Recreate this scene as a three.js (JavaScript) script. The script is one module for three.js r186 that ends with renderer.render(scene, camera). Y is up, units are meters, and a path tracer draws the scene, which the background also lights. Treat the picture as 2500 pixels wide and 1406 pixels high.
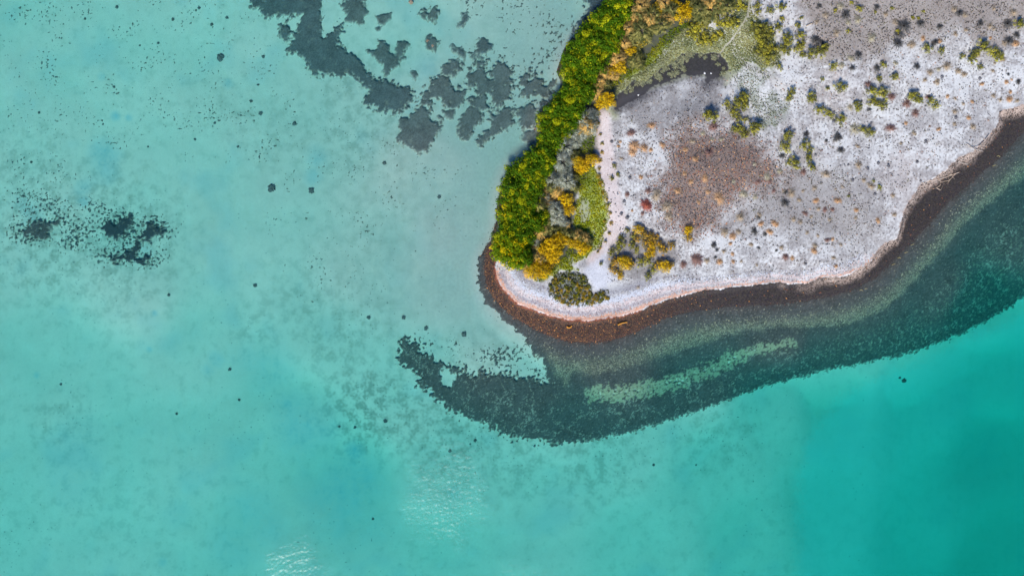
import * as THREE from 'three';
import { Sky } from 'three/addons/objects/Sky.js';
import { mergeGeometries } from 'three/addons/utils/BufferGeometryUtils.js';

// ------------------------------------------------------------------ camera, sky, sun, exposure
const S = 0.07, CAM = 117;                         // metres per photograph pixel at sea level, height of the drone
const scene = new THREE.Scene();
const camera = new THREE.PerspectiveCamera(2 * Math.atan(703 * S / CAM) * 180 / Math.PI, 2500 / 1406, 1, 4000);
camera.position.set(0, CAM, 0);
camera.up.set(0, 0, -1);
camera.lookAt(0, 0, 0);

const sunDir = new THREE.Vector3(-0.28, 0.66, 0.76).normalize();
const sky = new Sky();
sky.scale.setScalar(3000);
sky.material.uniforms.sunPosition.value.copy(sunDir);
sky.material.uniforms.turbidity.value = 6;
sky.material.uniforms.rayleigh.value = 1.0;
sky.material.uniforms.mieCoefficient.value = 0.004;
sky.material.uniforms.cloudCoverage.value = 0;
sky.name = 'sky'; sky.userData.kind = 'structure';
scene.add(sky);
scene.environmentIntensity = 0.19;

const sun = new THREE.DirectionalLight(new THREE.Color(1.0, 0.89, 0.74), 4.1);
sun.name = 'sun';
sun.position.copy(sunDir).multiplyScalar(300);
sun.castShadow = true;
sun.shadow.radius = 22;
sun.shadow.mapSize.set(4096, 4096);
Object.assign(sun.shadow.camera, { left: -120, right: 120, top: 120, bottom: -120, near: 10, far: 700 });
scene.add(sun, sun.target);

const renderer = new THREE.WebGLRenderer({ antialias: true });
renderer.setSize(1024, 575);
renderer.toneMapping = THREE.LinearToneMapping;
renderer.toneMappingExposure = 1.18;
renderer.shadowMap.enabled = true;

// ------------------------------------------------------------------ helpers
function mulberry(a) { return () => { a |= 0; a = a + 0x6D2B79F5 | 0; let t = Math.imul(a ^ a >>> 15, 1 | a); t = t + Math.imul(t ^ t >>> 7, 61 | t) ^ t; return ((t ^ t >>> 14) >>> 0) / 4294967296; }; }
const rnd = mulberry(20240611);
const R = (a, b) => a + (b - a) * rnd();
const clamp = (x, a, b) => x < a ? a : x > b ? b : x;
const lerp = (a, b, t) => a + (b - a) * t;
const smooth = (a, b, x) => { const t = clamp((x - a) / (b - a), 0, 1); return t * t * (3 - 2 * t); };
const perm = new Uint8Array(512);
{ const p = [...Array(256).keys()]; for (let i = 255; i > 0; i--) { const j = Math.floor(rnd() * (i + 1)); [p[i], p[j]] = [p[j], p[i]]; } for (let i = 0; i < 512; i++) perm[i] = p[i & 255]; }
const GX = new Float32Array(256), GY = new Float32Array(256);
for (let i = 0; i < 256; i++) { GX[i] = Math.cos(i * 2.39996) * 1.5; GY[i] = Math.sin(i * 2.39996) * 1.5; }
function noise(x, y) {                                                    // gradient noise, about -1..1
  const ix = Math.floor(x), iy = Math.floor(y), fx = x - ix, fy = y - iy, X = ix & 255, Y = iy & 255;
  const u = fx * fx * fx * (fx * (fx * 6 - 15) + 10), v = fy * fy * fy * (fy * (fy * 6 - 15) + 10);
  const a = perm[perm[X] + Y], b = perm[perm[X + 1] + Y], c = perm[perm[X] + Y + 1], d = perm[perm[X + 1] + Y + 1];
  const n0 = GX[a] * fx + GY[a] * fy, n1 = GX[b] * (fx - 1) + GY[b] * fy, n2 = GX[c] * fx + GY[c] * (fy - 1), n3 = GX[d] * (fx - 1) + GY[d] * (fy - 1);
  return n0 + (n1 - n0) * u + (n2 + (n3 - n2) * u - n0 - (n1 - n0) * u) * v;
}
const fbm = (x, y, o = 4) => { let s = 0, a = 0.55, t = 0; for (let i = 0; i < o; i++) { s += a * noise(x, y); t += a; a *= 0.55; x = x * 2.03 + 17.7; y = y * 2.03 - 9.1; } return s / t; };
function hash(ix, iy) { let h = Math.imul(ix, 374761393) + Math.imul(iy, 668265263) | 0; h = Math.imul(h ^ h >>> 13, 1274126177); return ((h ^ h >>> 16) >>> 0) / 4294967296; }

// photograph pixel on a level y -> world x, z
const toX = (px, y = 0) => (px - 1250) * S * (CAM - y) / CAM, toZ = (py, y = 0) => (py - 703) * S * (CAM - y) / CAM;
const zoomPts = (ox, oy, s, a, y = 0) => { const o = []; for (let i = 0; i < a.length; i += 2) o.push([toX(ox + a[i] / s, y), toZ(oy + a[i + 1] / s, y)]); return o; };
const pts = (a, y = 0) => zoomPts(0, 0, 1, a, y);

function sdPoly(P, x, z) {                                                // metres inside (+) or outside (-)
  let d = 1e9, inside = false;
  for (let i = 0, j = P.length - 1; i < P.length; j = i++) {
    const ax = P[j][0], az = P[j][1], bx = P[i][0], bz = P[i][1], ex = bx - ax, ez = bz - az, wx = x - ax, wz = z - az;
    const t = clamp((wx * ex + wz * ez) / (ex * ex + ez * ez + 1e-9), 0, 1), qx = wx - ex * t, qz = wz - ez * t, q = qx * qx + qz * qz;
    if (q < d) d = q;
    if ((az > z) !== (bz > z) && x < (bx - ax) * (z - az) / (bz - az) + ax) inside = !inside;
  }
  return inside ? Math.sqrt(d) : -Math.sqrt(d);
}
function sdLine(P, x, z) {                                                // distance to an open line
  let d = 1e9;
  for (let i = 1; i < P.length; i++) {
    const ax = P[i - 1][0], az = P[i - 1][1], ex = P[i][0] - ax, ez = P[i][1] - az, wx = x - ax, wz = z - az;
    const t = clamp((wx * ex + wz * ez) / (ex * ex + ez * ez + 1e-9), 0, 1), qx = wx - ex * t, qz = wz - ez * t;
    d = Math.min(d, qx * qx + qz * qz);
  }
  return Math.sqrt(d);
}
function field(P, pad = 5, cell = 0.3, open = false) {                    // a sampled distance field, read back bilinearly
  let x0 = 1e9, x1 = -1e9, z0 = 1e9, z1 = -1e9;
  for (const [x, z] of P) { x0 = Math.min(x0, x); x1 = Math.max(x1, x); z0 = Math.min(z0, z); z1 = Math.max(z1, z); }
  x0 -= pad; z0 -= pad; x1 += pad; z1 += pad;
  const nx = Math.ceil((x1 - x0) / cell) + 2, nz = Math.ceil((z1 - z0) / cell) + 2, g = new Float32Array(nx * nz);
  for (let j = 0; j < nz; j++) for (let i = 0; i < nx; i++) g[j * nx + i] = open ? -sdLine(P, x0 + i * cell, z0 + j * cell) : sdPoly(P, x0 + i * cell, z0 + j * cell);
  const f = (x, z) => {
    const u = (x - x0) / cell, v = (z - z0) / cell;
    if (u < 0 || v < 0 || u >= nx - 1 || v >= nz - 1) return -pad;
    const i = u | 0, j = v | 0, a = u - i, b = v - j, k = j * nx + i;
    return (g[k] * (1 - a) + g[k + 1] * a) * (1 - b) + (g[k + nx] * (1 - a) + g[k + nx + 1] * a) * b;
  };
  f.box = [x0 + pad, z0 + pad, x1 - pad, z1 - pad];
  return f;
}

const used = {};
function numbered(name) { const n = used[name] = (used[name] ?? -1) + 1; return n ? `${name}_${String(n).padStart(3, '0')}` : name; }
function shadows(o) { o.traverse((m) => { if (m.isMesh) { m.castShadow = true; m.receiveShadow = true; } }); return o; }
function structure(o, name) { o.name = name; o.userData.kind = 'structure'; shadows(o); scene.add(o); return o; }
function stuff(o, name, label, category) { o.name = name; o.userData = { kind: 'stuff', label, category }; shadows(o); scene.add(o); return o; }
const mat = (color, extra = {}) => new THREE.MeshStandardMaterial({ color: new THREE.Color(...color), roughness: 0.95, ...extra });
const vmat = (extra = {}) => new THREE.MeshStandardMaterial({ vertexColors: true, roughness: 0.95, ...extra });
const leafMat = (extra = {}) => new THREE.MeshPhysicalMaterial({ vertexColors: true, roughness: 0.85, transmission: 0.3, thickness: 0, specularIntensity: 0.15, side: THREE.DoubleSide, ...extra });

// ------------------------------------------------------------------ the coast in plan
const WATERLINE = [1960,-620, 1750,-420, 1610,-220, 1540,-80, 1500,0, 1485,20, 1475,31, 1446,55, 1425,82, 1410,96, 1390,125, 1374,173, 1384,197, 1379,228, 1358,250, 1338,268, 1324,285, 1319,300, 1317,319, 1321,338, 1317,372, 1298,384, 1270,403, 1250,428, 1238,456, 1229,494, 1225,516, 1226,540, 1219,562, 1209,596, 1198,608, 1187,630, 1183,652, 1186,683, 1198,715, 1220,746, 1251,772, 1285,791, 1323,811, 1354,823, 1390,835, 1426,837, 1474,835, 1522,823, 1570,803, 1620,778, 1660,763, 1700,755, 1796,748, 1892,743, 1964,734, 2036,722, 2085,705, 2133,683, 2169,650, 2210,606, 2260,560, 2308,502, 2381,437, 2441,385, 2500,322, 2640,230, 2860,120, 2990,-80, 2960,-480, 2600,-640];
const BERM = [1990,-560, 1800,-400, 1660,-220, 1585,-80, 1548,0, 1524,40, 1500,115, 1452,192, 1425,274, 1390,331, 1345,396, 1328,454, 1304,510, 1290,575, 1250,610, 1216,632, 1209,660, 1213,681, 1230,710, 1258,736, 1294,752, 1337,765, 1366,776, 1402,782, 1450,780, 1498,772, 1547,760, 1583,748, 1631,729, 1679,716, 1750,704, 1808,697, 1904,688, 1923,691, 1976,689, 2012,674, 2048,676, 2100,655, 2124,635, 2140,611, 2160,592, 2184,580, 2188,560, 2197,520, 2210,492, 2237,454, 2260,440, 2297,418, 2333,385, 2369,372, 2405,332, 2429,295, 2424,274, 2500,258, 2620,170, 2820,80, 2940,-90, 2910,-460, 2580,-590];
const W = field(pts(WATERLINE), 130, 0.5), B = field(pts(BERM, 0.9), 60, 0.5);

function idw(list, pow) {                                                 // smooth surface through scattered heights [px, py, h]
  const P = []; for (let i = 0; i < list.length; i += 3) P.push([toX(list[i]), toZ(list[i + 1]), list[i + 2]]);
  const cell = 1, x0 = -125, z0 = -110, nx = 262, nz = 190, g = new Float32Array(nx * nz);
  for (let j = 0; j < nz; j++) for (let i = 0; i < nx; i++) {
    let s = 0, w = 0;
    for (const [a, b, h] of P) { const q = 1 / Math.pow((x0 + i - a) ** 2 + (z0 + j - b) ** 2 + 9, pow); s += q * h; w += q; }
    g[j * nx + i] = s / w;
  }
  return (x, z) => { const u = clamp(x - x0, 0, nx - 1.01), v = clamp(z - z0, 0, nz - 1.01), i = u | 0, j = v | 0, a = u - i, b = v - j, k = j * nx + i; return (g[k] * (1 - a) + g[k + 1] * a) * (1 - b) + (g[k + nx] * (1 - a) + g[k + nx + 1] * a) * b; };
}
const landH = idw([1480,60,.3, 1400,160,.3, 1330,330,.3, 1250,480,.3, 1230,600,.5, 1420,400,.5, 1440,560,.5, 1500,150,.5, 1640,190,.45, 1730,165,.45, 1320,690,1.0, 1450,720,1.1, 1600,690,1.2, 1500,480,.9, 1560,300,.8, 1700,330,1.6, 1750,420,2.4, 1640,500,1.6, 1800,560,1.6, 1950,600,1.6, 2050,640,1.5, 2000,400,1.9, 2150,480,1.9, 2300,360,2.0, 1900,200,1.6, 2100,150,2.3, 2300,60,2.6, 2480,150,2.2, 1850,50,1.3, 1650,60,.7, 1900,690,1.2, 2420,260,1.9, 2600,-100,2.6, 2200,-300,2.6], 2);
const depthH = idw([1150,560,.42, 1050,420,.5, 1300,100,.55, 1380,60,.5, 1100,250,.62, 900,100,.8, 700,300,.9, 400,200,1.0, 100,100,1.0, 100,500,.9, 300,560,1.0, 600,600,.95, 900,650,.75, 1100,720,.55, 1160,640,.5, 800,850,1.15, 500,850,1.25, 200,900,1.3, 300,720,.85, 700,1000,1.6, 850,1150,1.9, 400,1100,1.4, 150,1250,1.4, 650,1300,1.6, 1000,1000,1.3, 1100,1150,1.5, 1300,1200,1.55, 1100,1350,1.8, 1500,1150,1.6, 1600,1300,1.9, 1780,1150,2.1, 1850,1300,2.4, 2050,1000,3.2, 2050,1250,3.3, 2300,1000,3.8, 2300,1300,4.2, 2480,1100,5, 2480,930,4.2, 2480,1380,5.2, 1300,930,.95, 1400,1050,1.35, 1700,950,1.4, 1500,870,.45, 1900,800,.6, 2100,850,1.9, 2300,690,1.0, 2420,760,3.0, 2470,560,1.0, 1050,900,1.1, 1180,860,.7, 1900,1000,2.3], 2);
// the ground, on land and under the water
const MUD = field(zoomPts(1350, 0, 4.16, [1690,560, 1760,640, 1770,690, 1700,760, 1620,790, 1560,830, 1560,750, 1350,740, 1200,800, 1000,870, 900,950, 750,1040, 650,1090, 640,1040, 680,960, 750,910, 830,830, 870,850, 940,850, 1010,800, 1090,720, 1160,690, 1240,650, 1320,560, 1430,550, 1520,560, 1620,550], 0.5), 4, 0.2);
function seabed(x, z) {
  const d = -W(x, z);
  if (d < 0) return -0.02 - Math.min(0.9, -d * 0.5);
  const deep = depthH(x, z) + 0.09 * noise(x * 0.11, z * 0.11) + 0.03 * noise(x * 0.5, z * 0.5);
  return -Math.max(0.0, Math.min(deep, 0.0 + d * 0.16 + 0.02)) - 0.02;
}
function ground(x, z) {
  const w = W(x, z);
  if (w < -2.5) return seabed(x, z);
  if (w < 0) return seabed(x, z) + 0.06 + w * 0.06;
  const b = B(x, z), h = landH(x, z);
  let y;
  if (b >= 0) y = h * (1 + 0.05 * smooth(0, 6, b)) + 0.06 * noise(x * 0.5, z * 0.5) * smooth(0, 1, b) + 0.12 * noise(x * 0.13, z * 0.13) * smooth(0, 3, b);
  else { const t = w / (w - b); y = h * (t < 0.72 ? 0.42 * t / 0.72 : 0.42 + 0.58 * smooth(0.72, 1, t)) + 0.03 * noise(x * 1.1, z * 1.1) + 0.1 * smooth(0, 0.1, t); }
  if (b > -1) { const m = MUD(x, z); if (m > -2) y = lerp(y, 0.34, smooth(-1.5, 0.4, m)); }
  return y;
}
function spot(px, py, lift = 0) {                                         // the ground point (or lift metres above it) seen at that pixel
  let y = 1;
  for (let k = 0; k < 4; k++) y = ground(toX(px, y), toZ(py, y)) + lift;
  const x = toX(px, y), z = toZ(py, y);
  return [x, Math.max(ground(x, z), -20), z];
}

// ------------------------------------------------------------------ sea floor
function axis(a, b, step, far) { const v = []; for (let x = a; x <= b + 1e-6; x += step) v.push(x); let s = step * 2; while (v[v.length - 1] < far) { v.push(v[v.length - 1] + s); v.unshift(v[0] - s); s *= 1.6; } return v; }
function sheet(xs, zs, height, uvOf, keep) {
  const nx = xs.length, nz = zs.length, pos = new Float32Array(nx * nz * 3), uv = new Float32Array(nx * nz * 2), idx = [], ok = new Uint8Array(nx * nz);
  for (let j = 0, k = 0; j < nz; j++) for (let i = 0; i < nx; i++, k++) {
    const x = xs[i], z = zs[j];
    pos[k * 3] = x; pos[k * 3 + 1] = height(x, z); pos[k * 3 + 2] = z;
    const [u, v] = uvOf(x, z); uv[k * 2] = u; uv[k * 2 + 1] = v;
    ok[k] = !keep || keep(x, z) ? 1 : 0;
  }
  for (let j = 0; j < nz - 1; j++) for (let i = 0; i < nx - 1; i++) {
    const a = j * nx + i;
    if (ok[a] || ok[a + 1] || ok[a + nx] || ok[a + nx + 1]) idx.push(a, a + nx, a + 1, a + 1, a + nx, a + nx + 1);
  }
  const g = new THREE.BufferGeometry();
  g.setAttribute('position', new THREE.BufferAttribute(pos, 3));
  g.setAttribute('uv', new THREE.BufferAttribute(uv, 2));
  g.setIndex(idx);
  g.computeVertexNormals();
  return g;
}
const toS = (c) => { c = clamp(c, 0, 1); return 255 * (c <= 0.0031308 ? c * 12.92 : 1.055 * Math.pow(c, 1 / 2.4) - 0.055); };
const S_LUT = new Uint8Array(4097); for (let i = 0; i <= 4096; i++) S_LUT[i] = Math.round(toS(i / 4096));
function paint(w, h, x0, z0, x1, z1, shade) {                             // colour texture over a rectangle of the world, in metres
  const data = new Uint8Array(w * h * 4), c = [0, 0, 0];
  for (let j = 0, k = 0; j < h; j++) for (let i = 0; i < w; i++, k += 4) {
    shade(x0 + (i + 0.5) / w * (x1 - x0), z0 + (j + 0.5) / h * (z1 - z0), c, i, j);
    for (let n = 0; n < 3; n++) data[k + n] = S_LUT[clamp(c[n] * 4096, 0, 4096) | 0];
    data[k + 3] = 255;
  }
  const t = new THREE.DataTexture(data, w, h, THREE.RGBAFormat);
  t.colorSpace = THREE.SRGBColorSpace; t.magFilter = THREE.LinearFilter; t.minFilter = THREE.LinearMipmapLinearFilter; t.generateMipmaps = true;
  t.wrapS = t.wrapT = THREE.MirroredRepeatWrapping; t.needsUpdate = true;
  return t;
}
const mixTo = (c, r, g, b, t) => { c[0] += (r - c[0]) * t; c[1] += (g - c[1]) * t; c[2] += (b - c[2]) * t; };

const SB = [-124, -78, 124, 78];
// blotches of blue-grey silt and of brown-green film on the sand: [px, py, radius px, strength]
const SILT = [[245,375,36,.8],[190,460,18,.7],[195,490,16,.6],[238,182,9,.9],[272,280,11,.9],[305,284,8,.9],[550,200,12,.6],[700,1000,46,.5],[740,1050,70,.65],[690,990,16,.8],[860,1110,26,.85],[850,1190,75,.75],[820,1230,80,.6],[900,1290,70,.3],[600,1250,60,.4],[640,1290,50,.45],[560,1340,60,.4],[160,1180,60,.35],[180,1080,60,.35],[460,1180,36,.4],[420,1260,34,.3],[385,1380,10,.8],[500,905,14,.8],[520,880,20,.6],[650,900,60,.4],[600,880,46,.35],[75,918,7,1],[355,855,7,.8],[370,765,7,.8],[1080,230,30,.3],[1050,150,26,.4],[1085,70,26,.4],[1130,80,22,.4],[1045,170,22,.4],[1110,120,30,.3],[770,380,26,.5],[760,430,20,.6],[700,560,0,0],[2370,1000,60,.5],[2440,1080,70,.5],[1400,60,30,.5],[1370,120,25,.5]].map(([x, y, r, s]) => [toX(x), toZ(y), r * S, s]);
const FILM = [[900,320,150,.5],[700,330,120,.3],[880,760,120,.4],[830,830,80,.4],[900,1000,110,.75],[1000,1030,90,.6],[1100,1070,120,.6],[1250,1100,120,.4],[1450,1100,130,.4],[760,740,90,.4],[1050,300,150,.25],[960,420,120,.3],[850,200,80,.5],[620,800,60,.3],[100,560,170,.5],[300,590,150,.5],[60,430,120,.4],[250,480,120,.4],[1180,830,100,.35],[1100,850,60,.45],[1750,1050,120,.3],[550,260,90,.25],[960,560,200,.3],[130,1040,80,.3]].map(([x, y, r, s]) => [toX(x), toZ(y), r * S, s]);
const DARKSPOT = [];
function blotches(list, cell) {                                           // blotch weights on a grid, read back bilinearly
  const nx = Math.ceil(248 / cell) + 2, nz = Math.ceil(156 / cell) + 2, g = new Float32Array(nx * nz);
  for (const [x, z, r, s] of list) if (r > 0) {
    const i0 = Math.max(0, Math.floor((x - 2 * r + 124) / cell)), i1 = Math.min(nx - 1, Math.ceil((x + 2 * r + 124) / cell)), j0 = Math.max(0, Math.floor((z - 2 * r + 78) / cell)), j1 = Math.min(nz - 1, Math.ceil((z + 2 * r + 78) / cell));
    for (let j = j0; j <= j1; j++) for (let i = i0; i <= i1; i++) { const q = Math.hypot(i * cell - 124 - x, j * cell - 78 - z) / r; g[j * nx + i] = Math.max(g[j * nx + i], s * smooth(1.7, 0.2, q)); }
  }
  return (x, z) => { const u = clamp((x + 124) / cell, 0, nx - 1.01), v = clamp((z + 78) / cell, 0, nz - 1.01), i = u | 0, j = v | 0, a = u - i, b = v - j, k = j * nx + i; return (g[k] * (1 - a) + g[k + 1] * a) * (1 - b) + (g[k + nx] * (1 - a) + g[k + nx + 1] * a) * b; };
}
const silt = blotches(SILT, 0.25), film = blotches(FILM, 0.5);
const DEEPSIDE = field(pts([1960,1600, 1965,1300, 1975,1150, 2010,1060, 2060,990, 2130,940, 2300,880, 2500,780, 2900,600, 3000,1600]), 30, 0.6);
const seabedTexture = paint(2048, 1288, ...SB, (x, z, c) => {
  const big = fbm(x * 0.035, z * 0.035, 3), mid = fbm(x * 0.22 + 40, z * 0.22, 3), fine = noise(x * 2.1, z * 2.1), grit = hash(Math.floor(x * 9), Math.floor(z * 9));
  const k = 0.555 + 0.05 * big + 0.035 * mid + 0.02 * fine + 0.03 * (grit - 0.5);
  c[0] = k * 1.02; c[1] = k * 1.0; c[2] = k * 0.84;
  const f = film(x, z), web = fbm(x * 0.55 + 9, z * 0.55, 4);
  if (f > 0.02) mixTo(c, 0.22, 0.25, 0.20, clamp(f * smooth(-0.35, 0.5, web + 0.3 * fine) * 1.25, 0, 0.8));
  mixTo(c, 0.30, 0.35, 0.28, 0.34 * smooth(0.0, 0.6, web + 0.35 * fine + 0.3 * big));
  const s = silt(x, z);
  if (s > 0.02) mixTo(c, 0.22, 0.42, 0.45, clamp(s * (0.62 + 0.5 * mid + 0.2 * fine + 0.25 * web), 0, 0.85));
  mixTo(c, 0.25, 0.42, 0.44, 0.35 * smooth(0.1, 0.6, fbm(x * 0.09 + 80, z * 0.09 + 3, 3)));
  const lag = clamp(0.35 * smooth(60, 20, -W(x, z) + 8 * mid) + 0.65 * smooth(26, 3, -W(x, z) + 6 * mid), 0, 1) * smooth(16, 2, z) * smooth(0.35, 0.8, smooth(26, 0, x)); if (lag > 0) mixTo(c, 0.34 + 0.05 * fine, 0.37 + 0.05 * fine, 0.33 + 0.04 * fine, 0.75 * lag);
  const dd = DEEPSIDE(x, z) + 1.4 * mid + 0.7 * fine;
  if (dd > -2) mixTo(c, 0.30, 0.60, 0.56, 0.6 * smooth(-1.6, 1.6, dd));
  // crumbs of weed lying on the sand
  const crumb = 0.8 * noise(x * 2.6 + 300, z * 2.6) + 0.75 * noise(x * 5.1, z * 5.1 + 77), dens = 0.25 * noise(x * 0.06 + 5, z * 0.06) + 0.3 * f;
  if (x < 62 && crumb + dens > 1.02) mixTo(c, 0.05, 0.09, 0.085, smooth(1.02, 1.14, crumb + dens) * 0.9);
});
const floorGeometry = sheet(axis(-110, 110, 0.55, 1400), axis(-80, 80, 0.55, 1400), seabed, (x, z) => [(x - SB[0]) / (SB[2] - SB[0]), (z - SB[1]) / (SB[3] - SB[1])]);
structure(new THREE.Mesh(floorGeometry, new THREE.MeshStandardMaterial({ map: seabedTexture, roughness: 1 })), 'seabed');

// ------------------------------------------------------------------ land
const zone = (ox, oy, s, a, y = 1.2, pad = 5) => field(zoomPts(ox, oy, s, a, y), pad, 0.3);
const RUBBLE = zone(0, 0, 1, [1640,330, 1690,305, 1740,318, 1790,318, 1830,345, 1870,360, 1900,390, 1912,420, 1900,435, 1870,450, 1840,462, 1790,490, 1760,530, 1740,560, 1700,575, 1640,540, 1615,500, 1620,450, 1640,400, 1630,360], 2);
const GREYS = zone(0, 0, 1, [1870,450, 1960,400, 2060,410, 2100,470, 2150,540, 2110,600, 2010,600, 1900,560, 1780,560, 1800,490], 1.8, 8);
const UPPER = zone(0, 0, 1, [1940,-60, 1990,60, 2010,120, 2060,150, 2140,150, 2190,110, 2270,120, 2340,80, 2420,90, 2560,60, 2700,-100, 2300,-400, 1980,-300], 2.2, 8);
const ASH = zone(0, 0, 1, [1500,250, 1600,215, 1700,185, 1770,195, 1760,240, 1700,290, 1640,330, 1560,320, 1520,300], 0.7, 6);
const LAWN = zone(1350, 0, 4.16, [1400,240, 1250,330, 1050,600, 850,740, 640,860, 600,960, 640,1040, 700,1000, 1100,820, 1560,640, 1800,720, 1900,720, 1960,620, 2100,720, 2200,700, 2300,620, 2200,300, 2000,150, 1990,-200, 1850,-200, 1900,60, 1700,300], 0.7, 5);
const GREENE = zone(1350, 0, 4.16, [1850,640, 1960,600, 2200,680, 2200,800, 2100,900, 2280,960, 2420,1080, 2360,1200, 2250,1300, 2130,1330, 2000,1200, 1980,1050, 1850,850, 1810,760], 1.4, 5);
const GRASS = [
  zone(1150, 300, 4.16, [1040,520, 1100,480, 1250,430, 1310,560, 1380,720, 1400,850, 1395,1000, 1370,1110, 1330,1230, 1210,1340, 1060,1420, 1020,1330, 1140,1310, 1230,1250, 1250,1130, 1240,1040, 1170,1060, 1060,1020, 1060,850, 1100,740, 1050,650], 0.6, 3),
  zone(1150, 300, 4.16, [1090,210, 1190,120, 1265,110, 1245,280, 1180,330, 1085,290], 0.6, 3),
  zone(1350, 0, 4.16, [1380,205, 1220,280, 1050,440, 900,600, 700,720, 540,830, 570,900, 620,900, 650,850, 860,740, 1050,610, 1200,430, 1300,330, 1420,250], 0.6, 3),
  zone(1350, 0, 4.16, [400,1100, 470,1090, 480,1180, 450,1290, 400,1240], 0.6, 3),
  zone(1150, 580, 4.16, [830,290, 960,160, 1030,60, 1060,170, 1000,190, 1060,250, 1010,260, 1100,330, 1000,340, 900,330, 860,380, 720,440, 640,430], 0.8, 3),
  zone(1150, 300, 4.16, [1040,980, 1250,1020, 1260,1150, 1240,1260, 1140,1320, 1020,1200], 0.6, 3),
];
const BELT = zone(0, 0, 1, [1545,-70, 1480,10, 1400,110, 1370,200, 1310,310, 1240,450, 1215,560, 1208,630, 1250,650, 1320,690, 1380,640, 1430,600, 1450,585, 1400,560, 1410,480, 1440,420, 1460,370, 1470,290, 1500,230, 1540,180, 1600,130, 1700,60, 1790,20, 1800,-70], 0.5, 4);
const TRAIL = field(zoomPts(1350, 0, 4.16, [2000,-300, 1995,0, 1970,180, 1895,290, 1830,390, 1760,460, 1690,560], 0.9), 3, 0.15, true);
const TRAIL2 = field(zoomPts(1350, 0, 4.16, [1830,390, 1900,560, 1960,660, 2080,740, 2230,800, 2320,900], 1.2), 3, 0.2, true);
const PATH = field(zoomPts(1150, 300, 4.16, [1330,-60, 1345,100, 1370,350, 1400,560, 1430,750, 1470,900, 1500,1000, 1440,1090, 1390,1240, 1340,1320, 1260,1400], 0.8), 4, 0.2, true);
const POINTSAND = zone(1150, 580, 4.16, [1130,340, 1290,210, 1380,90, 1400,200, 1400,330, 1480,430, 1390,470, 1390,540, 1270,560, 1230,480], 1, 3);
const CUSHIONS = zone(1150, 580, 4.16, [880,360, 1050,340, 1160,400, 1220,500, 1240,580, 1330,530, 1395,540, 1395,620, 1300,675, 1150,690, 1000,690, 900,665, 820,600, 780,520, 820,430], 1, 3);
const SHRUBMAT = zone(0, 0, 1, [1490,600, 1540,560, 1580,560, 1640,590, 1660,640, 1640,655, 1600,665, 1560,680, 1490,670, 1480,640], 1.1, 3);
const XB = [-8, -94, 124, 14];
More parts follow.
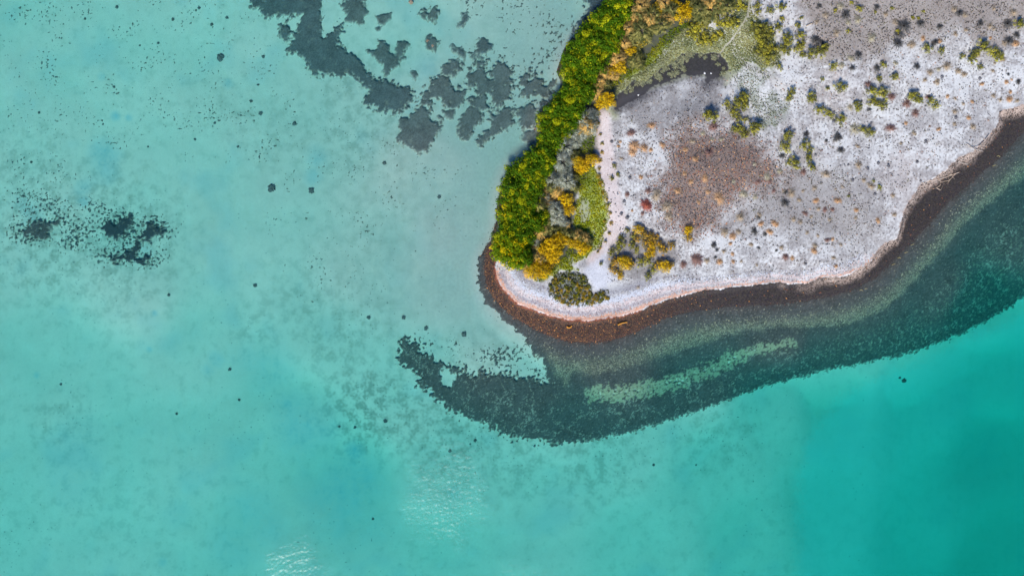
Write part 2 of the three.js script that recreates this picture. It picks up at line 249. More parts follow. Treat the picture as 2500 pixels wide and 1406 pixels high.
const landTexture = paint(2048, 1676, ...XB, (x, z, c, i, j) => {
  const w = W(x, z), b = B(x, z) + 0.3 * noise(x * 0.35, z * 0.35) + 0.15 * noise(x * 1.2, z * 1.2);
  if (w < -2.2) { c[0] = c[1] = c[2] = 0.1; return; }
  const n1 = fbm(x * 0.16, z * 0.16, 4), n2 = fbm(x * 0.6 + 31, z * 0.6, 3), n3 = noise(x * 2.3, z * 2.3), n4 = noise(x * 5.3, z * 5.3), g = hash(i, j), g2 = hash(i >> 1, j >> 1) - 0.5;
  const edge = n2 * 0.9 + n3 * 0.3;
  // pale salty sand with grey crust and pepper of small stones
  let k = 0.68 + 0.08 * n1 + 0.06 * n2 + 0.10 * g2;
  c[0] = k * 1.02; c[1] = k; c[2] = k * 0.955;
  const stain = smooth(-0.1, 0.7, fbm(x * 0.07 + 13, z * 0.07 + 5, 3) + 0.5 * n2 + 0.25 * n3); mixTo(c, 0.40, 0.33, 0.30, stain * (0.35 + 0.55 * g));
  const crust = smooth(-0.2, 0.5, n1 * 1.0 + n2 * 0.6 + n3 * 0.3 + 0.15);
  mixTo(c, 0.285, 0.255, 0.24, crust * (0.3 + 0.65 * g));
  if (b > 0.6) { const speck = n4 + 0.35 * n3 + 0.3 * n1; if (speck > 0.5) mixTo(c, 0.13, 0.12, 0.125, 0.85 * smooth(0.5, 0.7, speck)); }
  let s;
  s = smooth(-3.5, 3, GREYS(x, z) + 3 * n1 + edge); if (s > 0) mixTo(c, 0.29 + 0.12 * g2, 0.26 + 0.12 * g2, 0.24 + 0.12 * g2, s * (0.6 + 0.4 * g));
  s = smooth(-3, 2.5, UPPER(x, z) + 3 * n1 + edge); if (s > 0) mixTo(c, 0.30 + 0.16 * g2 + 0.06 * n3, 0.245 + 0.13 * g2 + 0.05 * n3, 0.205 + 0.12 * g2 + 0.04 * n3, s * (0.6 + 0.4 * g));
  s = smooth(-2.5, 2, ASH(x, z) + 1.6 * n1 + edge); if (s > 0) mixTo(c, 0.235, 0.215, 0.205, s * (0.45 + 0.5 * g) * smooth(-0.7, 0.4, n2 + 0.3));
  s = smooth(-3.2, 2.6, RUBBLE(x, z) + 2.4 * n1 + 1.4 * edge); if (s > 0) mixTo(c, 0.16 + 0.09 * g + 0.04 * n3, 0.105 + 0.05 * g + 0.02 * n3, 0.08 + 0.035 * g, s * (0.75 + 0.25 * g));
  s = smooth(-1, 1, LAWN(x, z) + edge); if (s > 0) mixTo(c, 0.38 + 0.14 * n2 + 0.1 * g2, 0.39 + 0.12 * n2 + 0.1 * g2, 0.21 + 0.1 * n2, s * clamp(0.75 + 0.4 * n3, 0.2, 1));
  s = smooth(-2.6, -1.4, MUD(x, z) + 0.3 * edge) * smooth(0.5, -0.8, ASH(x, z)); if (s > 0) mixTo(c, 0.36 + 0.12 * n2, 0.37 + 0.12 * n2, 0.21 + 0.08 * n2, s * 0.85);
  s = smooth(-1, 1.5, GREENE(x, z) + 1.4 * edge); if (s > 0) mixTo(c, 0.30, 0.33, 0.26, s * (0.45 + 0.5 * g) * smooth(-0.5, 0.3, n2));
  for (const G of GRASS) { s = smooth(-0.4, 0.5, G(x, z) + 0.5 * edge); if (s > 0) mixTo(c, 0.28 + 0.1 * n3, 0.34 + 0.1 * n3, 0.02, s * (0.8 + 0.2 * g)); }
  s = smooth(1.1, 0.75, Math.hypot((x - toX(1425)) / 1.1, (z - toZ(515)) / 2.4) + 0.3 * n3); if (s > 0) mixTo(c, 0.36, 0.35, 0.33, s * 0.55);
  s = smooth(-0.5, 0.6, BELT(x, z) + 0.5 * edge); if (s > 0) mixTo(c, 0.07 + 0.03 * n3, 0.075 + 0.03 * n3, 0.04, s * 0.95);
  s = smooth(-0.55, -0.1, MUD(x, z) + 0.4 * n2 + 0.25 * n3); if (s > 0) mixTo(c, 0.026 + 0.014 * n3, 0.023 + 0.012 * n3, 0.027 + 0.014 * n3, s * (0.93 + 0.07 * g));
  { const m = MUD(x, z) + 0.9 * n2 + 0.5 * n3, a = ASH(x, z); if (m > -2.6 && a > -1.5) mixTo(c, 0.07, 0.065, 0.07, 0.85 * smooth(-2.4, 0.1, m) * smooth(-1.5, 0, a) * (0.5 + 0.5 * g)); }
  s = smooth(0.26, 0.08, -TRAIL(x, z) + 0.16 * n3); if (s > 0) mixTo(c, 0.36, 0.32, 0.24, s * 0.7);
  s = smooth(1.3, 0.2, -TRAIL2(x, z) + 0.6 * edge); if (s > 0) mixTo(c, 0.56, 0.52, 0.46, s * 0.55);
  s = smooth(2.0, 0.8, -PATH(x, z) + 0.4 * edge); if (s > 0) mixTo(c, 0.72 + 0.12 * g2, 0.59 + 0.16 * g2, 0.54 + 0.16 * g2, s * (0.5 + 0.45 * g));
  s = smooth(-0.4, 0.6, POINTSAND(x, z) + 0.5 * edge); if (s > 0) mixTo(c, 0.66 + 0.2 * g2, 0.66 + 0.2 * g2, 0.69 + 0.2 * g2, s * 0.85);
  s = smooth(-0.4, 0.5, CUSHIONS(x, z) + 0.5 * edge); if (s > 0) mixTo(c, 0.15 + 0.1 * g2, 0.17 + 0.1 * g2, 0.14 + 0.08 * g2, s * 0.85);
  s = smooth(-0.6, 0.7, SHRUBMAT(x, z) + 0.6 * edge); if (s > 0) mixTo(c, 0.22 + 0.1 * g2, 0.2 + 0.1 * g2, 0.19 + 0.1 * g2, s * 0.75);
  // the storm beach: ridges of shingle that follow the shore
  const west = smooth(-0.5, 0.6, BELT(x, z)), south = z > -3 ? 1 - west : 0;
  if (south > 0 && b > -0.6) {
    const q = b + 0.18 * n2 + 0.06 * n3, tip = smooth(36, 22, x), ped = 0.55 + 0.45 * g, wide = lerp(0.55, 1, tip);
    const ridge = (a, m, d) => smooth(a * wide, m * wide, q) * smooth(d * wide, m * wide, q);
    let t = ridge(-0.2, 0.25, 0.8); if (t > 0) mixTo(c, 0.80, 0.40, 0.24, t * ped * south * lerp(0.7, 0.95, tip));
    t = ridge(0.5, 1.0, 1.5); if (t > 0) mixTo(c, 0.40, 0.33, 0.35, t * ped * south * 0.75 * tip);
    t = ridge(1.0, 1.7, 2.5); if (t > 0) mixTo(c, 0.76, 0.64, 0.61, t * ped * south * 0.8);
    t = ridge(1.9, 2.5, 3.5); if (t > 0) mixTo(c, 0.68, 0.70, 0.76, t * (0.4 + 0.6 * g) * south * tip);
    t = ridge(3.0, 4.0, 5.4); if (t > 0) mixTo(c, 0.30, 0.29, 0.32, t * ped * south * 0.75 * tip);
  }
  if (b < 0.25 && w > -2.2) {
    const u = w / Math.max(0.2, w - Math.min(b, 0)), q = -b + 0.22 * n2 + 0.12 * n3, tip = smooth(38, 16, x) * (1 - west);
    const dark = smooth(0.02, 0.18, q) * (1 - west);
    const face = x > 44 ? smooth(44, 62, x + 6 * n2) * smooth(2.1 + 1.2 * n1, 0.9, q) * smooth(-0.05, 0.1, q) : 0;
    if (dark > 0) mixTo(c, lerp(0.036, 0.055, tip) + 0.04 * g2 + 0.012 * n3, lerp(0.028, 0.03, tip) + 0.03 * g2 + 0.01 * n3, lerp(0.026, 0.022, tip) + 0.025 * g2, dark);
    if (g > lerp(0.985, 0.86, tip) && dark > 0.5) mixTo(c, 0.40, 0.17, 0.05, 0.8 * tip + 0.1);
    if (tip > 0 && q > 0.02 && q < 0.55 && x < 22) mixTo(c, 0.30, 0.08, 0.04, 0.6 * smooth(0.55, 0.2, q) * tip);
    if (face > 0) mixTo(c, 0.58 + 0.25 * g2, 0.43 + 0.22 * g2, 0.34 + 0.2 * g2, face * (0.55 + 0.4 * n2 + 0.2 * g2) * (1 - west));
  }
});
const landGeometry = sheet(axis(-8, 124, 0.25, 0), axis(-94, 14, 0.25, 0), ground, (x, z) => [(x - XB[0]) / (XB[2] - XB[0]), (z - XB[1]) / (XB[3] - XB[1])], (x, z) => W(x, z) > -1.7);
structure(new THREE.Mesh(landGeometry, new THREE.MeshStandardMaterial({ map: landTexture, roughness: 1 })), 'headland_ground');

// ------------------------------------------------------------------ water
const rippleTexture = (() => {
  const w = 2048, h = 1288, data = new Float32Array(w * h * 4), gust = [[1100,1205,150,190,1],[720,1395,120,110,.9],[1290,1400,130,70,.6],[640,1300,80,60,.3]].map(([x, y, rx, ry, s]) => [toX(x), toZ(y), rx * S, ry * S, s]);
  for (let j = 0, k = 0; j < h; j++) for (let i = 0; i < w; i++, k += 4) {
    const x = SB[0] + (i + 0.5) / w * 248, z = SB[1] + (j + 0.5) / h * 156;
    let a = 0.06;
    for (const [gx, gz, rx, rz, s] of gust) { const q = Math.hypot((x - gx) / rx, (z - gz) / rz) + 0.25 * noise(x * 0.2, z * 0.2); if (q < 1.25) a = Math.max(a, s * smooth(1.25, 0.1, q)); }
    const bend = 1.6 * noise(x * 0.12, z * 0.12);
    data[k + 1] = 0.08 + 0.34 * smooth(0.05, 0.9, a); data[k] = data[k + 2] = 0.5 + a * 0.5 * (0.55 * noise(x * 0.75 + bend, z * 1.15 + 0.3 * x) + 0.45 * noise(x * 1.7 - bend + 50, z * 2.3 + 0.5 * x));
    data[k + 3] = 1;
  }
  const t = new THREE.DataTexture(data, w, h, THREE.RGBAFormat, THREE.FloatType);
  t.magFilter = THREE.LinearFilter; t.wrapS = t.wrapT = THREE.MirroredRepeatWrapping; t.needsUpdate = true;
  return t;
})();
const sea = new THREE.Group();
{
  const body = new THREE.Mesh(new THREE.BoxGeometry(2700, 24, 2700), new THREE.MeshPhysicalMaterial({ color: new THREE.Color(0.05, 0.42, 0.42), roughness: 1, specularIntensity: 0, transparent: true, opacity: 0.03, thickness: 1, attenuationColor: new THREE.Color(0.655, 0.945, 0.93), attenuationDistance: 1 }));
  body.name = 'water_body'; body.position.y = -12.025;
  const g = new THREE.PlaneGeometry(2700, 2700); g.rotateX(-Math.PI / 2);
  const p = g.attributes.position, uv = g.attributes.uv;
  for (let i = 0; i < p.count; i++) uv.setXY(i, (p.getX(i) - SB[0]) / 248, (p.getZ(i) - SB[1]) / 156);
  const top = new THREE.Mesh(g, new THREE.MeshPhysicalMaterial({ color: 0xffffff, roughness: 1, roughnessMap: rippleTexture, transmission: 1, thickness: 0, ior: 1.33, bumpMap: rippleTexture, bumpScale: 0.22 }));
  top.name = 'water_surface';
  sea.add(body, top);
}
structure(sea, 'sea_water');

// ------------------------------------------------------------------ weed, reef and rubble on the sea floor
function weedSheet(f, box, res, thick, shade, base = seabed, rough = 0.05) {  // a low mat that rises out of the floor where f > 0
  const [x0, z0, x1, z1] = box, nx = Math.ceil((x1 - x0) / res) + 1, nz = Math.ceil((z1 - z0) / res) + 1;
  const id = new Int32Array(nx * nz).fill(-1), val = new Float32Array(nx * nz), pos = [], col = [], idx = [], c = [0, 0, 0];
  for (let j = 0; j < nz; j++) for (let i = 0; i < nx; i++) val[j * nx + i] = f(x0 + i * res, z0 + j * res);
  const vert = (i, j) => {
    const k = j * nx + i;
    if (id[k] < 0) {
      const x = x0 + i * res, z = z0 + j * res, v = val[k];
      id[k] = pos.length / 3;
      pos.push(x, base(x, z) + clamp(v * 0.8, -0.1, Math.min(thick, Math.max(0.015, -W(x, z) * 0.12))) + (v > 0 ? rough * (hash(i, j) - 0.3) * Math.min(1, v * 4) : 0), z);
      shade(x, z, c, v, hash(i + 7, j + 3)); col.push(c[0], c[1], c[2]);
    }
    return id[k];
  };
  for (let j = 0; j < nz - 1; j++) for (let i = 0; i < nx - 1; i++) {
    const k = j * nx + i, m = Math.max(val[k], val[k + 1], val[k + nx], val[k + nx + 1]);
    if (m <= -0.02) continue;
    const a = vert(i, j), b = vert(i + 1, j), d = vert(i, j + 1), e = vert(i + 1, j + 1);
    idx.push(a, d, b, b, d, e);
  }
  const g = new THREE.BufferGeometry();
  g.setAttribute('position', new THREE.Float32BufferAttribute(pos, 3));
  g.setAttribute('color', new THREE.Float32BufferAttribute(col, 3));
  g.setIndex(idx); g.computeVertexNormals();
  return g;
}
const grow = (b, m) => [b[0] - m, b[1] - m, b[2] + m, b[3] + m];
const weedMaterial = vmat({ roughness: 1 });
const SANDY = [0.42, 0.43, 0.36];
const thin = (c, v, h, reach) => mixTo(c, ...SANDY, clamp(0.8 * smooth(reach, -0.05, v + 0.45 * reach * (h - 0.5)), 0, 0.8));   // weed grows sparser towards its rim and lets the sand show
const weedTone = (r, g, b, reach = 0.4) => (x, z, c, v, h) => { const n = 0.85 + 0.4 * fbm(x * 0.5, z * 0.5, 3) + 0.5 * (h - 0.5), m = smooth(0.2, 0.7, fbm(x * 0.9 + 21, z * 0.9, 3)); c[0] = r * n; c[1] = g * n; c[2] = b * n; mixTo(c, 0.2, 0.22, 0.17, 0.5 * m); thin(c, v, h, reach); };
const ragged = (F, amp, holes = 0) => (x, z) => { const v = F(x, z); return v < -2 ? v : v * 0.75 + 0.3 * Math.min(1, amp * 3) + amp * (1.9 * fbm(x * 0.55, z * 0.55, 4) + 1.0 * noise(x * 1.4 + 4, z * 1.4) + 0.8 * noise(x * 2.9, z * 2.9)) - 1.5 * holes * smooth(0.05, 0.5, fbm(x * 0.6 + 60, z * 0.6, 3)); };

// the dark reef shelf off the south shore, with pale rubble along its inner side and pockets of clean sand
const SHELF = field(pts([1168,630, 1166,690, 1185,735, 1225,775, 1262,805, 1284,826, 1300,860, 1322,892, 1346,934, 1330,930, 1310,925, 1262,917, 1186,912, 1136,906, 1114,890, 1095,900, 1080,890, 1066,888, 1040,858, 1007,835, 984,829, 975,845, 972,884, 1000,906, 1019,942, 1054,967, 1089,1001, 1124,1021, 1161,1036, 1211,1056, 1261,1074, 1323,1084, 1398,1089, 1448,1081, 1497,1071, 1600,1045, 1700,1011, 1786,983, 1916,940, 2045,906, 2131,890, 2239,869, 2325,839, 2390,813, 2500,752, 2640,640, 2900,440, 3000,250, 2700,190, 2500,322, 2300,500, 2100,690, 1800,740, 1600,780, 1430,830, 1330,805, 1230,745, 1190,680, 1192,620]), 8, 0.3);
const CREST = field(pts([1320,835, 1352,890, 1376,930, 1400,895, 1450,895, 1500,885, 1560,865, 1640,845, 1720,820, 1800,800, 1870,792, 1940,788, 2036,782, 2121,762, 2181,732, 2253,662, 2309,586, 2381,514, 2453,454, 2500,418, 2700,300]), 14, 0.3, true);
const RUBBLEIN = field(pts([1322,836, 1380,942, 1405,904, 1448,918, 1497,907, 1560,890, 1640,865, 1720,842, 1772,822, 1820,808, 1916,800, 2012,799, 2073,796, 2157,760, 2210,715, 2275,645, 2330,580, 2400,512, 2470,455, 2560,400, 2500,330, 2400,430, 2300,520, 2180,655, 2090,712, 1960,742, 1800,756, 1660,772, 1570,812, 1500,835, 1400,843, 1350,830]), 8, 0.3);
const LIME = field(pts([1425,960, 1448,944, 1500,943, 1560,934, 1640,918, 1700,902, 1745,885, 1790,860, 1830,848, 1880,836, 1938,829, 1946,848, 1900,856, 1850,868, 1810,888, 1775,908, 1735,925, 1680,946, 1620,966, 1580,974, 1510,985, 1440,980]), 5, 0.2);
const SANDHOLE = field(zoomPts(900, 750, 4.017, [690,650, 740,600, 800,660, 850,650, 820,760, 760,800, 715,740]), 4, 0.2);
const MOTTLE = field(pts([1980,860, 2060,810, 2160,790, 2260,740, 2360,640, 2460,560, 2560,500, 2560,700, 2420,790, 2300,840, 2120,880, 2000,900]), 8, 0.3);
const shelfEdge = (x, z) => {
  const v = SHELF(x, z);
  if (v < -2) return v;
  const off = 0.3 + 0.7 * smooth(-0.8, -4, W(x, z)), far = lerp(0.7, 1.7, smooth(14, 4, x)); let f = v + off * (far * fbm(x * 0.5, z * 0.5, 4) + far * 0.7 * noise(x * 1.7, z * 1.7) + 0.5 * noise(x * 3.9, z * 3.9));
  const l = LIME(x, z); if (l > -3) f = Math.min(f, -(l * 0.6 + 1.6 * fbm(x * 0.6 + 5, z * 0.6, 4) + 1.1 * noise(x * 2.2, z * 2.2) + 0.6 * noise(x * 4.2, z * 4.2)) + 1.5);
  const s = SANDHOLE(x, z); if (s > -2) f = Math.min(f, -(s + 0.6 * fbm(x, z, 3) + 0.35 * noise(x * 2.4, z * 2.4)));
  return f;
};
const shelfFloor = (x, z) => seabed(x, z) + 0.03 * smooth(2.5, 0.5, -W(x, z));
{
  const tone = (x, z, c, v, h) => {
    const n = fbm(x * 0.5, z * 0.5, 3), n3 = noise(x * 2.4, z * 2.4), k = 0.75 + 0.3 * n + 0.55 * (h - 0.5);
    c[0] = 0.078 * k; c[1] = 0.080 * k; c[2] = 0.072 * k;
    const r = RUBBLEIN(x, z), q = -CREST(x, z);
    if (r > -1.5) { const t = smooth(-0.6, 0.5, r + 1.3 * n + 0.5 * n3) * smooth(-1.4, -4.5, W(x, z)) * clamp(0.1 + 0.9 * smooth(2.9, 0.2, q + 0.7 * n), 0, 1); mixTo(c, 0.185 + 0.2 * (h - 0.5), 0.185 + 0.2 * (h - 0.5), 0.12 + 0.14 * (h - 0.5), t * (0.3 + 0.6 * h)); }
    const m = MOTTLE(x, z) + 1.2 * n;
    if (m > -2) mixTo(c, 0.17, 0.20, 0.14, smooth(-2, 2, m) * smooth(0.1, 0.6, 0.6 * fbm(x * 1.1 + 7, z * 1.1, 4) + 0.6 * n3 + 0.5 * (h - 0.5)) * 0.75);
    const li = LIME(x, z) + 0.8 * n + 0.5 * n3; if (li > -1.2) mixTo(c, 0.25, 0.31, 0.19, 0.92 * smooth(-0.1, 0.5, li + 0.9 * noise(x * 1.3 + 8, z * 1.3) + 0.6 * noise(x * 3.7, z * 3.7)) * smooth(0.0, 0.4, h + 0.1 + 0.5 * n3));
    const worms = Math.abs(fbm(x * 0.28 + 11, z * 0.28, 3));
    if (q > 5) mixTo(c, 0.34, 0.36, 0.28, smooth(0.11, 0.0, worms) * smooth(0.45, 0.85, h + 0.35 * n3) * smooth(0.4, 1.2, v) * 0.6);
    if (v > 0.9 && hash(Math.floor(x * 7.1), Math.floor(z * 7.3)) > 0.97) mixTo(c, 0.30, 0.30, 0.23, 0.5);
    if (W(x, z) < -3.5) thin(c, v, h, 0.45);
  };
  const g = weedSheet(shelfEdge, [-20.5, -34, 112, 28.5], 0.16, 0.22, tone, shelfFloor, 0.09);
  structure(new THREE.Mesh(g, weedMaterial), 'reef_shelf');
}

// single patches of seagrass, each a thing
function patch(name, label, F, amp, holes, tone, thick = 0.3, group) {
  const g = weedSheet(ragged(F, amp, holes), grow(F.box, 1.2), 0.15, thick, weedTone(...tone));
  const o = new THREE.Mesh(g, weedMaterial);
  o.name = numbered(name); o.userData = { label, category: 'seagrass' };
  if (group) o.userData.group = group;
  shadows(o); scene.add(o);
  return o;
}
const zp = (a) => field(zoomPts(600, 0, 3.125, a), 3, 0.2), DUSK = [0.105, 0.122, 0.112], TEAL = [0.08, 0.102, 0.10];
const PATCHES = [
  ['dark weed fringe under the mangroves at the top edge', field(zoomPts(1350, 0, 4.16, [330,-60, 560,-60, 520,110, 420,210, 330,320, 260,360, 210,300, 290,190, 380,100]), 3, 0.2), .55, .3, [0.05, 0.07, 0.085]],
  ['long dark seagrass band running from the top edge down to the right', zp([0,-150, 20,0, 130,100, 280,100, 430,90, 380,220, 310,370, 430,420, 490,550, 700,560, 850,580, 940,680, 900,780, 1000,810, 1100,850, 1160,855, 1200,820, 1290,740, 1230,670, 1080,620, 960,600, 880,500, 790,390, 690,340, 680,280, 720,180, 650,230, 580,280, 540,230, 550,80, 560,-150]), .45, .0, TEAL],
  ['large ragged seagrass patch just below the end of the long band', zp([1320,810, 1390,840, 1395,890, 1440,940, 1490,930, 1480,980, 1440,1000, 1430,1080, 1390,1130, 1320,1160, 1270,1120, 1210,1100, 1160,1060, 1160,1025, 1190,1000, 1160,920, 1240,900, 1290,850]), .3, .0, DUSK],
  ['forked seagrass patch on pale sand right of the long band', zp([920,370, 1000,360, 1010,320, 1050,310, 1090,345, 1090,390, 1150,420, 1140,370, 1160,320, 1250,305, 1220,360, 1180,405, 1150,440, 1140,500, 1100,520, 1060,570, 1050,490, 1000,440, 940,400]), .28, .0, DUSK],
  ['shaggy seagrass patch at the top edge right of the long band', zp([720,30, 800,-60, 880,-60, 890,60, 915,90, 880,160, 800,150, 770,175, 760,90]), .3, .0, DUSK],
  ['small notched seagrass patch under the top edge', zp([990,100, 1040,105, 1095,92, 1090,140, 1040,175, 1010,170, 995,140]), .2, 0, DUSK],
  ['tiny seagrass tuft below the notched patch', zp([975,205, 1025,190, 1020,215, 1000,222]), .15, 0, TEAL],
  ['dark fringe patch touching the left side of the long band', zp([240,190, 290,170, 330,240, 310,290, 270,270, 240,240]), .35, 0, TEAL],
  ['broad triangular seagrass patch left of the mangroves, lower one', zp([1610,940, 1660,870, 1720,800, 1800,840, 1790,910, 1720,990, 1680,1060, 1650,1060, 1630,1000]), .3, 0, DUSK],
  ['ragged seagrass patch with a sandy hole between the two triangular patches', zp([1350,690, 1400,620, 1500,560, 1560,640, 1640,680, 1680,740, 1610,810, 1520,810, 1480,740, 1420,760, 1420,830, 1390,830, 1360,740]), .4, .6, DUSK],
  ['heart shaped seagrass patch below the ragged patch with a hole', zp([1500,845, 1540,835, 1595,835, 1580,890, 1560,915, 1520,885]), .15, 0, DUSK],
  ['diagonal seagrass patch in the lagoon above the ragged one', zp([1490,530, 1530,490, 1590,450, 1650,465, 1640,520, 1570,570, 1510,570]), .3, .2, DUSK],
  ['big lobed seagrass patch in the middle of the lagoon', zp([1690,640, 1700,560, 1760,470, 1840,450, 1820,520, 1860,560, 1900,510, 1960,470, 2030,520, 2020,600, 2040,680, 1990,760, 1910,820, 1880,780, 1870,690, 1800,750, 1750,700]), .5, .5, DUSK],
  ['seagrass patch joining the lobed patch to the triangular one', zp([1680,770, 1740,720, 1840,760, 1860,810, 1800,850, 1720,820]), .4, .3, DUSK],
  ['twin seagrass clump nearest the top of the lagoon', zp([1550,345, 1575,325, 1605,375, 1640,350, 1675,390, 1660,440, 1625,430, 1610,390, 1565,390]), .15, 0, TEAL],
  ['upright seagrass patch in the upper lagoon right of the twin clump', zp([1715,430, 1760,380, 1770,290, 1800,275, 1840,310, 1885,345, 1840,380, 1790,400, 1740,455]), .25, .2, TEAL],
  ['seagrass patch hugging the mangroves at their first headland', zp([2080,590, 2180,560, 2340,620, 2330,720, 2250,820, 2210,760, 2100,700]), .7, .9, DUSK],
  ['seagrass patch between the first headland and the grey shallows', zp([1870,880, 1920,840, 2020,830, 2040,900, 1990,980, 1900,1010, 1840,1060, 1800,1110, 1765,1090, 1780,1040, 1860,980]), .35, .3, DUSK],
  ['seagrass patch in the mangrove bay above the grey shallows', zp([2060,850, 2140,790, 2220,830, 2230,930, 2190,970, 2100,975, 2090,900]), .4, .2, DUSK],
  ['seagrass patch in the corner where the mangrove hedge steps inland', zp([2110,1060, 2140,1000, 2195,1010, 2210,1080, 2225,1150, 2190,1150, 2150,1100]), .25, 0, DUSK],
  ['tiny seagrass clump just off the mangroves below the corner patch', zp([2060,1245, 2085,1225, 2100,1222, 2095,1250, 2068,1258]), .08, 0, TEAL],
  ['dark weed patch around the orange coral heads', zp([1360,290, 1400,262, 1460,310, 1440,370, 1395,370, 1375,330]), .3, 0, DUSK],
  ['small broken seagrass patch under the top edge, right of the notched one', zp([1320,120, 1350,75, 1400,95, 1440,50, 1465,90, 1440,150, 1400,135]), .35, .5, DUSK],
  ['oval seagrass clump below the forked patch', zp([1255,535, 1290,530, 1308,570, 1285,610, 1262,580]), .12, 0, DUSK],
  ['narrow seagrass scrap between the forked patch and the oval clump', zp([1160,425, 1220,420, 1220,440, 1170,445]), .1, 0, TEAL],
  ['round seagrass clump left of the heart shaped patch', zp([1448,880, 1475,868, 1497,895, 1470,910]), .12, 0, DUSK],
  ['hooked seagrass scrap in the speckled upper lagoon', zp([1605,170, 1640,165, 1650,95, 1690,90, 1690,140, 1660,180, 1630,195]), .2, 0, TEAL],
  ['black weed patch at the left, the middle one of three', field(zoomPts(0, 350, 4.017, [1010,760, 1050,740, 1090,790, 1180,740, 1230,720, 1235,780, 1190,850, 1210,910, 1100,950, 1040,920, 980,880]), 3, 0.2), .5, .2, [0.025, 0.035, 0.042]],
  ['black weed patch at the left, the rightmost of three', field(zoomPts(0, 350, 4.017, [1385,770, 1450,770, 1460,820, 1560,810, 1590,880, 1500,890, 1430,950, 1330,930, 1340,880, 1410,850]), 3, 0.2), .45, .3, [0.025, 0.035, 0.042]],
  ['brown weed patch at the left, the leftmost of three', field(zoomPts(0, 350, 4.017, [190,860, 240,810, 380,770, 480,790, 550,750, 540,800, 440,860, 430,920, 340,920, 210,900]), 3, 0.2), .6, .4, [0.055, 0.058, 0.056]],
  ['black weed scraps below the middle black weed patch', field(zoomPts(0, 350, 4.017, [1040,1110, 1100,1090, 1200,1110, 1300,1010, 1330,1020, 1320,1110, 1430,1120, 1420,1170, 1300,1160, 1180,1140, 1060,1140]), 3, 0.2), .6, .5, [0.025, 0.035, 0.042]],
];
for (const [label, F, amp, holes, tone] of PATCHES) patch('seagrass_patch', label, F, amp, holes, tone);

// weed crumbs nobody could count: one mesh for each field of them
const crumbs = (F, thr, freq, tone, res, name, label) => {
  const f = (x, z) => { const v = F(x, z); return v < -2.5 ? -1 : (noise(x * freq, z * freq) * 0.6 + noise(x * freq * 2.3 + 9, z * freq * 2.3) * 0.5 + 0.35 * noise(x * 0.22, z * 0.22)) * 0.45 - thr - smooth(1.5, -2.5, v) * 0.35; };
  stuff(new THREE.Mesh(weedSheet(f, grow(F.box, 2.4), res, 0.12, weedTone(...tone, 0.14)), weedMaterial), name, label, 'weed');
};
crumbs(field(pts([10,520, 120,470, 330,500, 430,560, 420,630, 330,670, 240,650, 200,620, 60,600, -20,600]), 4, 0.3), 0.06, 1.9, [0.035, 0.048, 0.052], 0.12, 'weed_scraps', 'dark weed scraps strewn over the sand at the left edge');
crumbs(field(pts([-40,380, 100,360, 220,400, 240,480, 140,520, -40,560]), 4, 0.3), 0.19, 2.0, [0.04, 0.055, 0.056], 0.12, 'weed_specks', 'fine weed specks above the dark weed at the left');
crumbs(field(pts([1060,-40, 1400,-40, 1440,30, 1390,110, 1365,160, 1330,140, 1220,60, 1120,40]), 4, 0.3), 0.13, 1.5, [0.06, 0.07, 0.07], 0.13, 'lagoon_specks', 'round weed specks in the upper lagoon beside the mangroves');
crumbs(field(pts([1120,100, 1360,110, 1360,230, 1320,290, 1250,330, 1150,250]), 4, 0.3), 0.13, 1.2, [0.075, 0.08, 0.08], 0.13, 'lagoon_scraps', 'weed scraps between the seagrass patches of the lagoon');
crumbs(field(pts([960,820, 1080,820, 1200,850, 1290,830, 1330,890, 1340,930, 1200,905, 1110,880, 1050,860]), 4, 0.3), 0.11, 1.6, [0.06, 0.07, 0.07], 0.13, 'cove_scraps', 'weed scraps on the sand between point and dark reef');

crumbs(field(pts([-60,-60, 640,-60, 700,150, 640,420, 400,380, 0,340]), 4, 0.4), 0.215, 2.1, [0.05, 0.065, 0.065], 0.13, 'sand_specks', 'sparse dark weed specks over the pale sand of the upper left');
crumbs(field(pts([640,200, 900,270, 1000,380, 1180,420, 1150,560, 900,700, 760,760, 600,640]), 4, 0.4), 0.24, 1.9, [0.08, 0.095, 0.085], 0.13, 'shallow_specks', 'sparse weed specks over the shallows left of the headland');

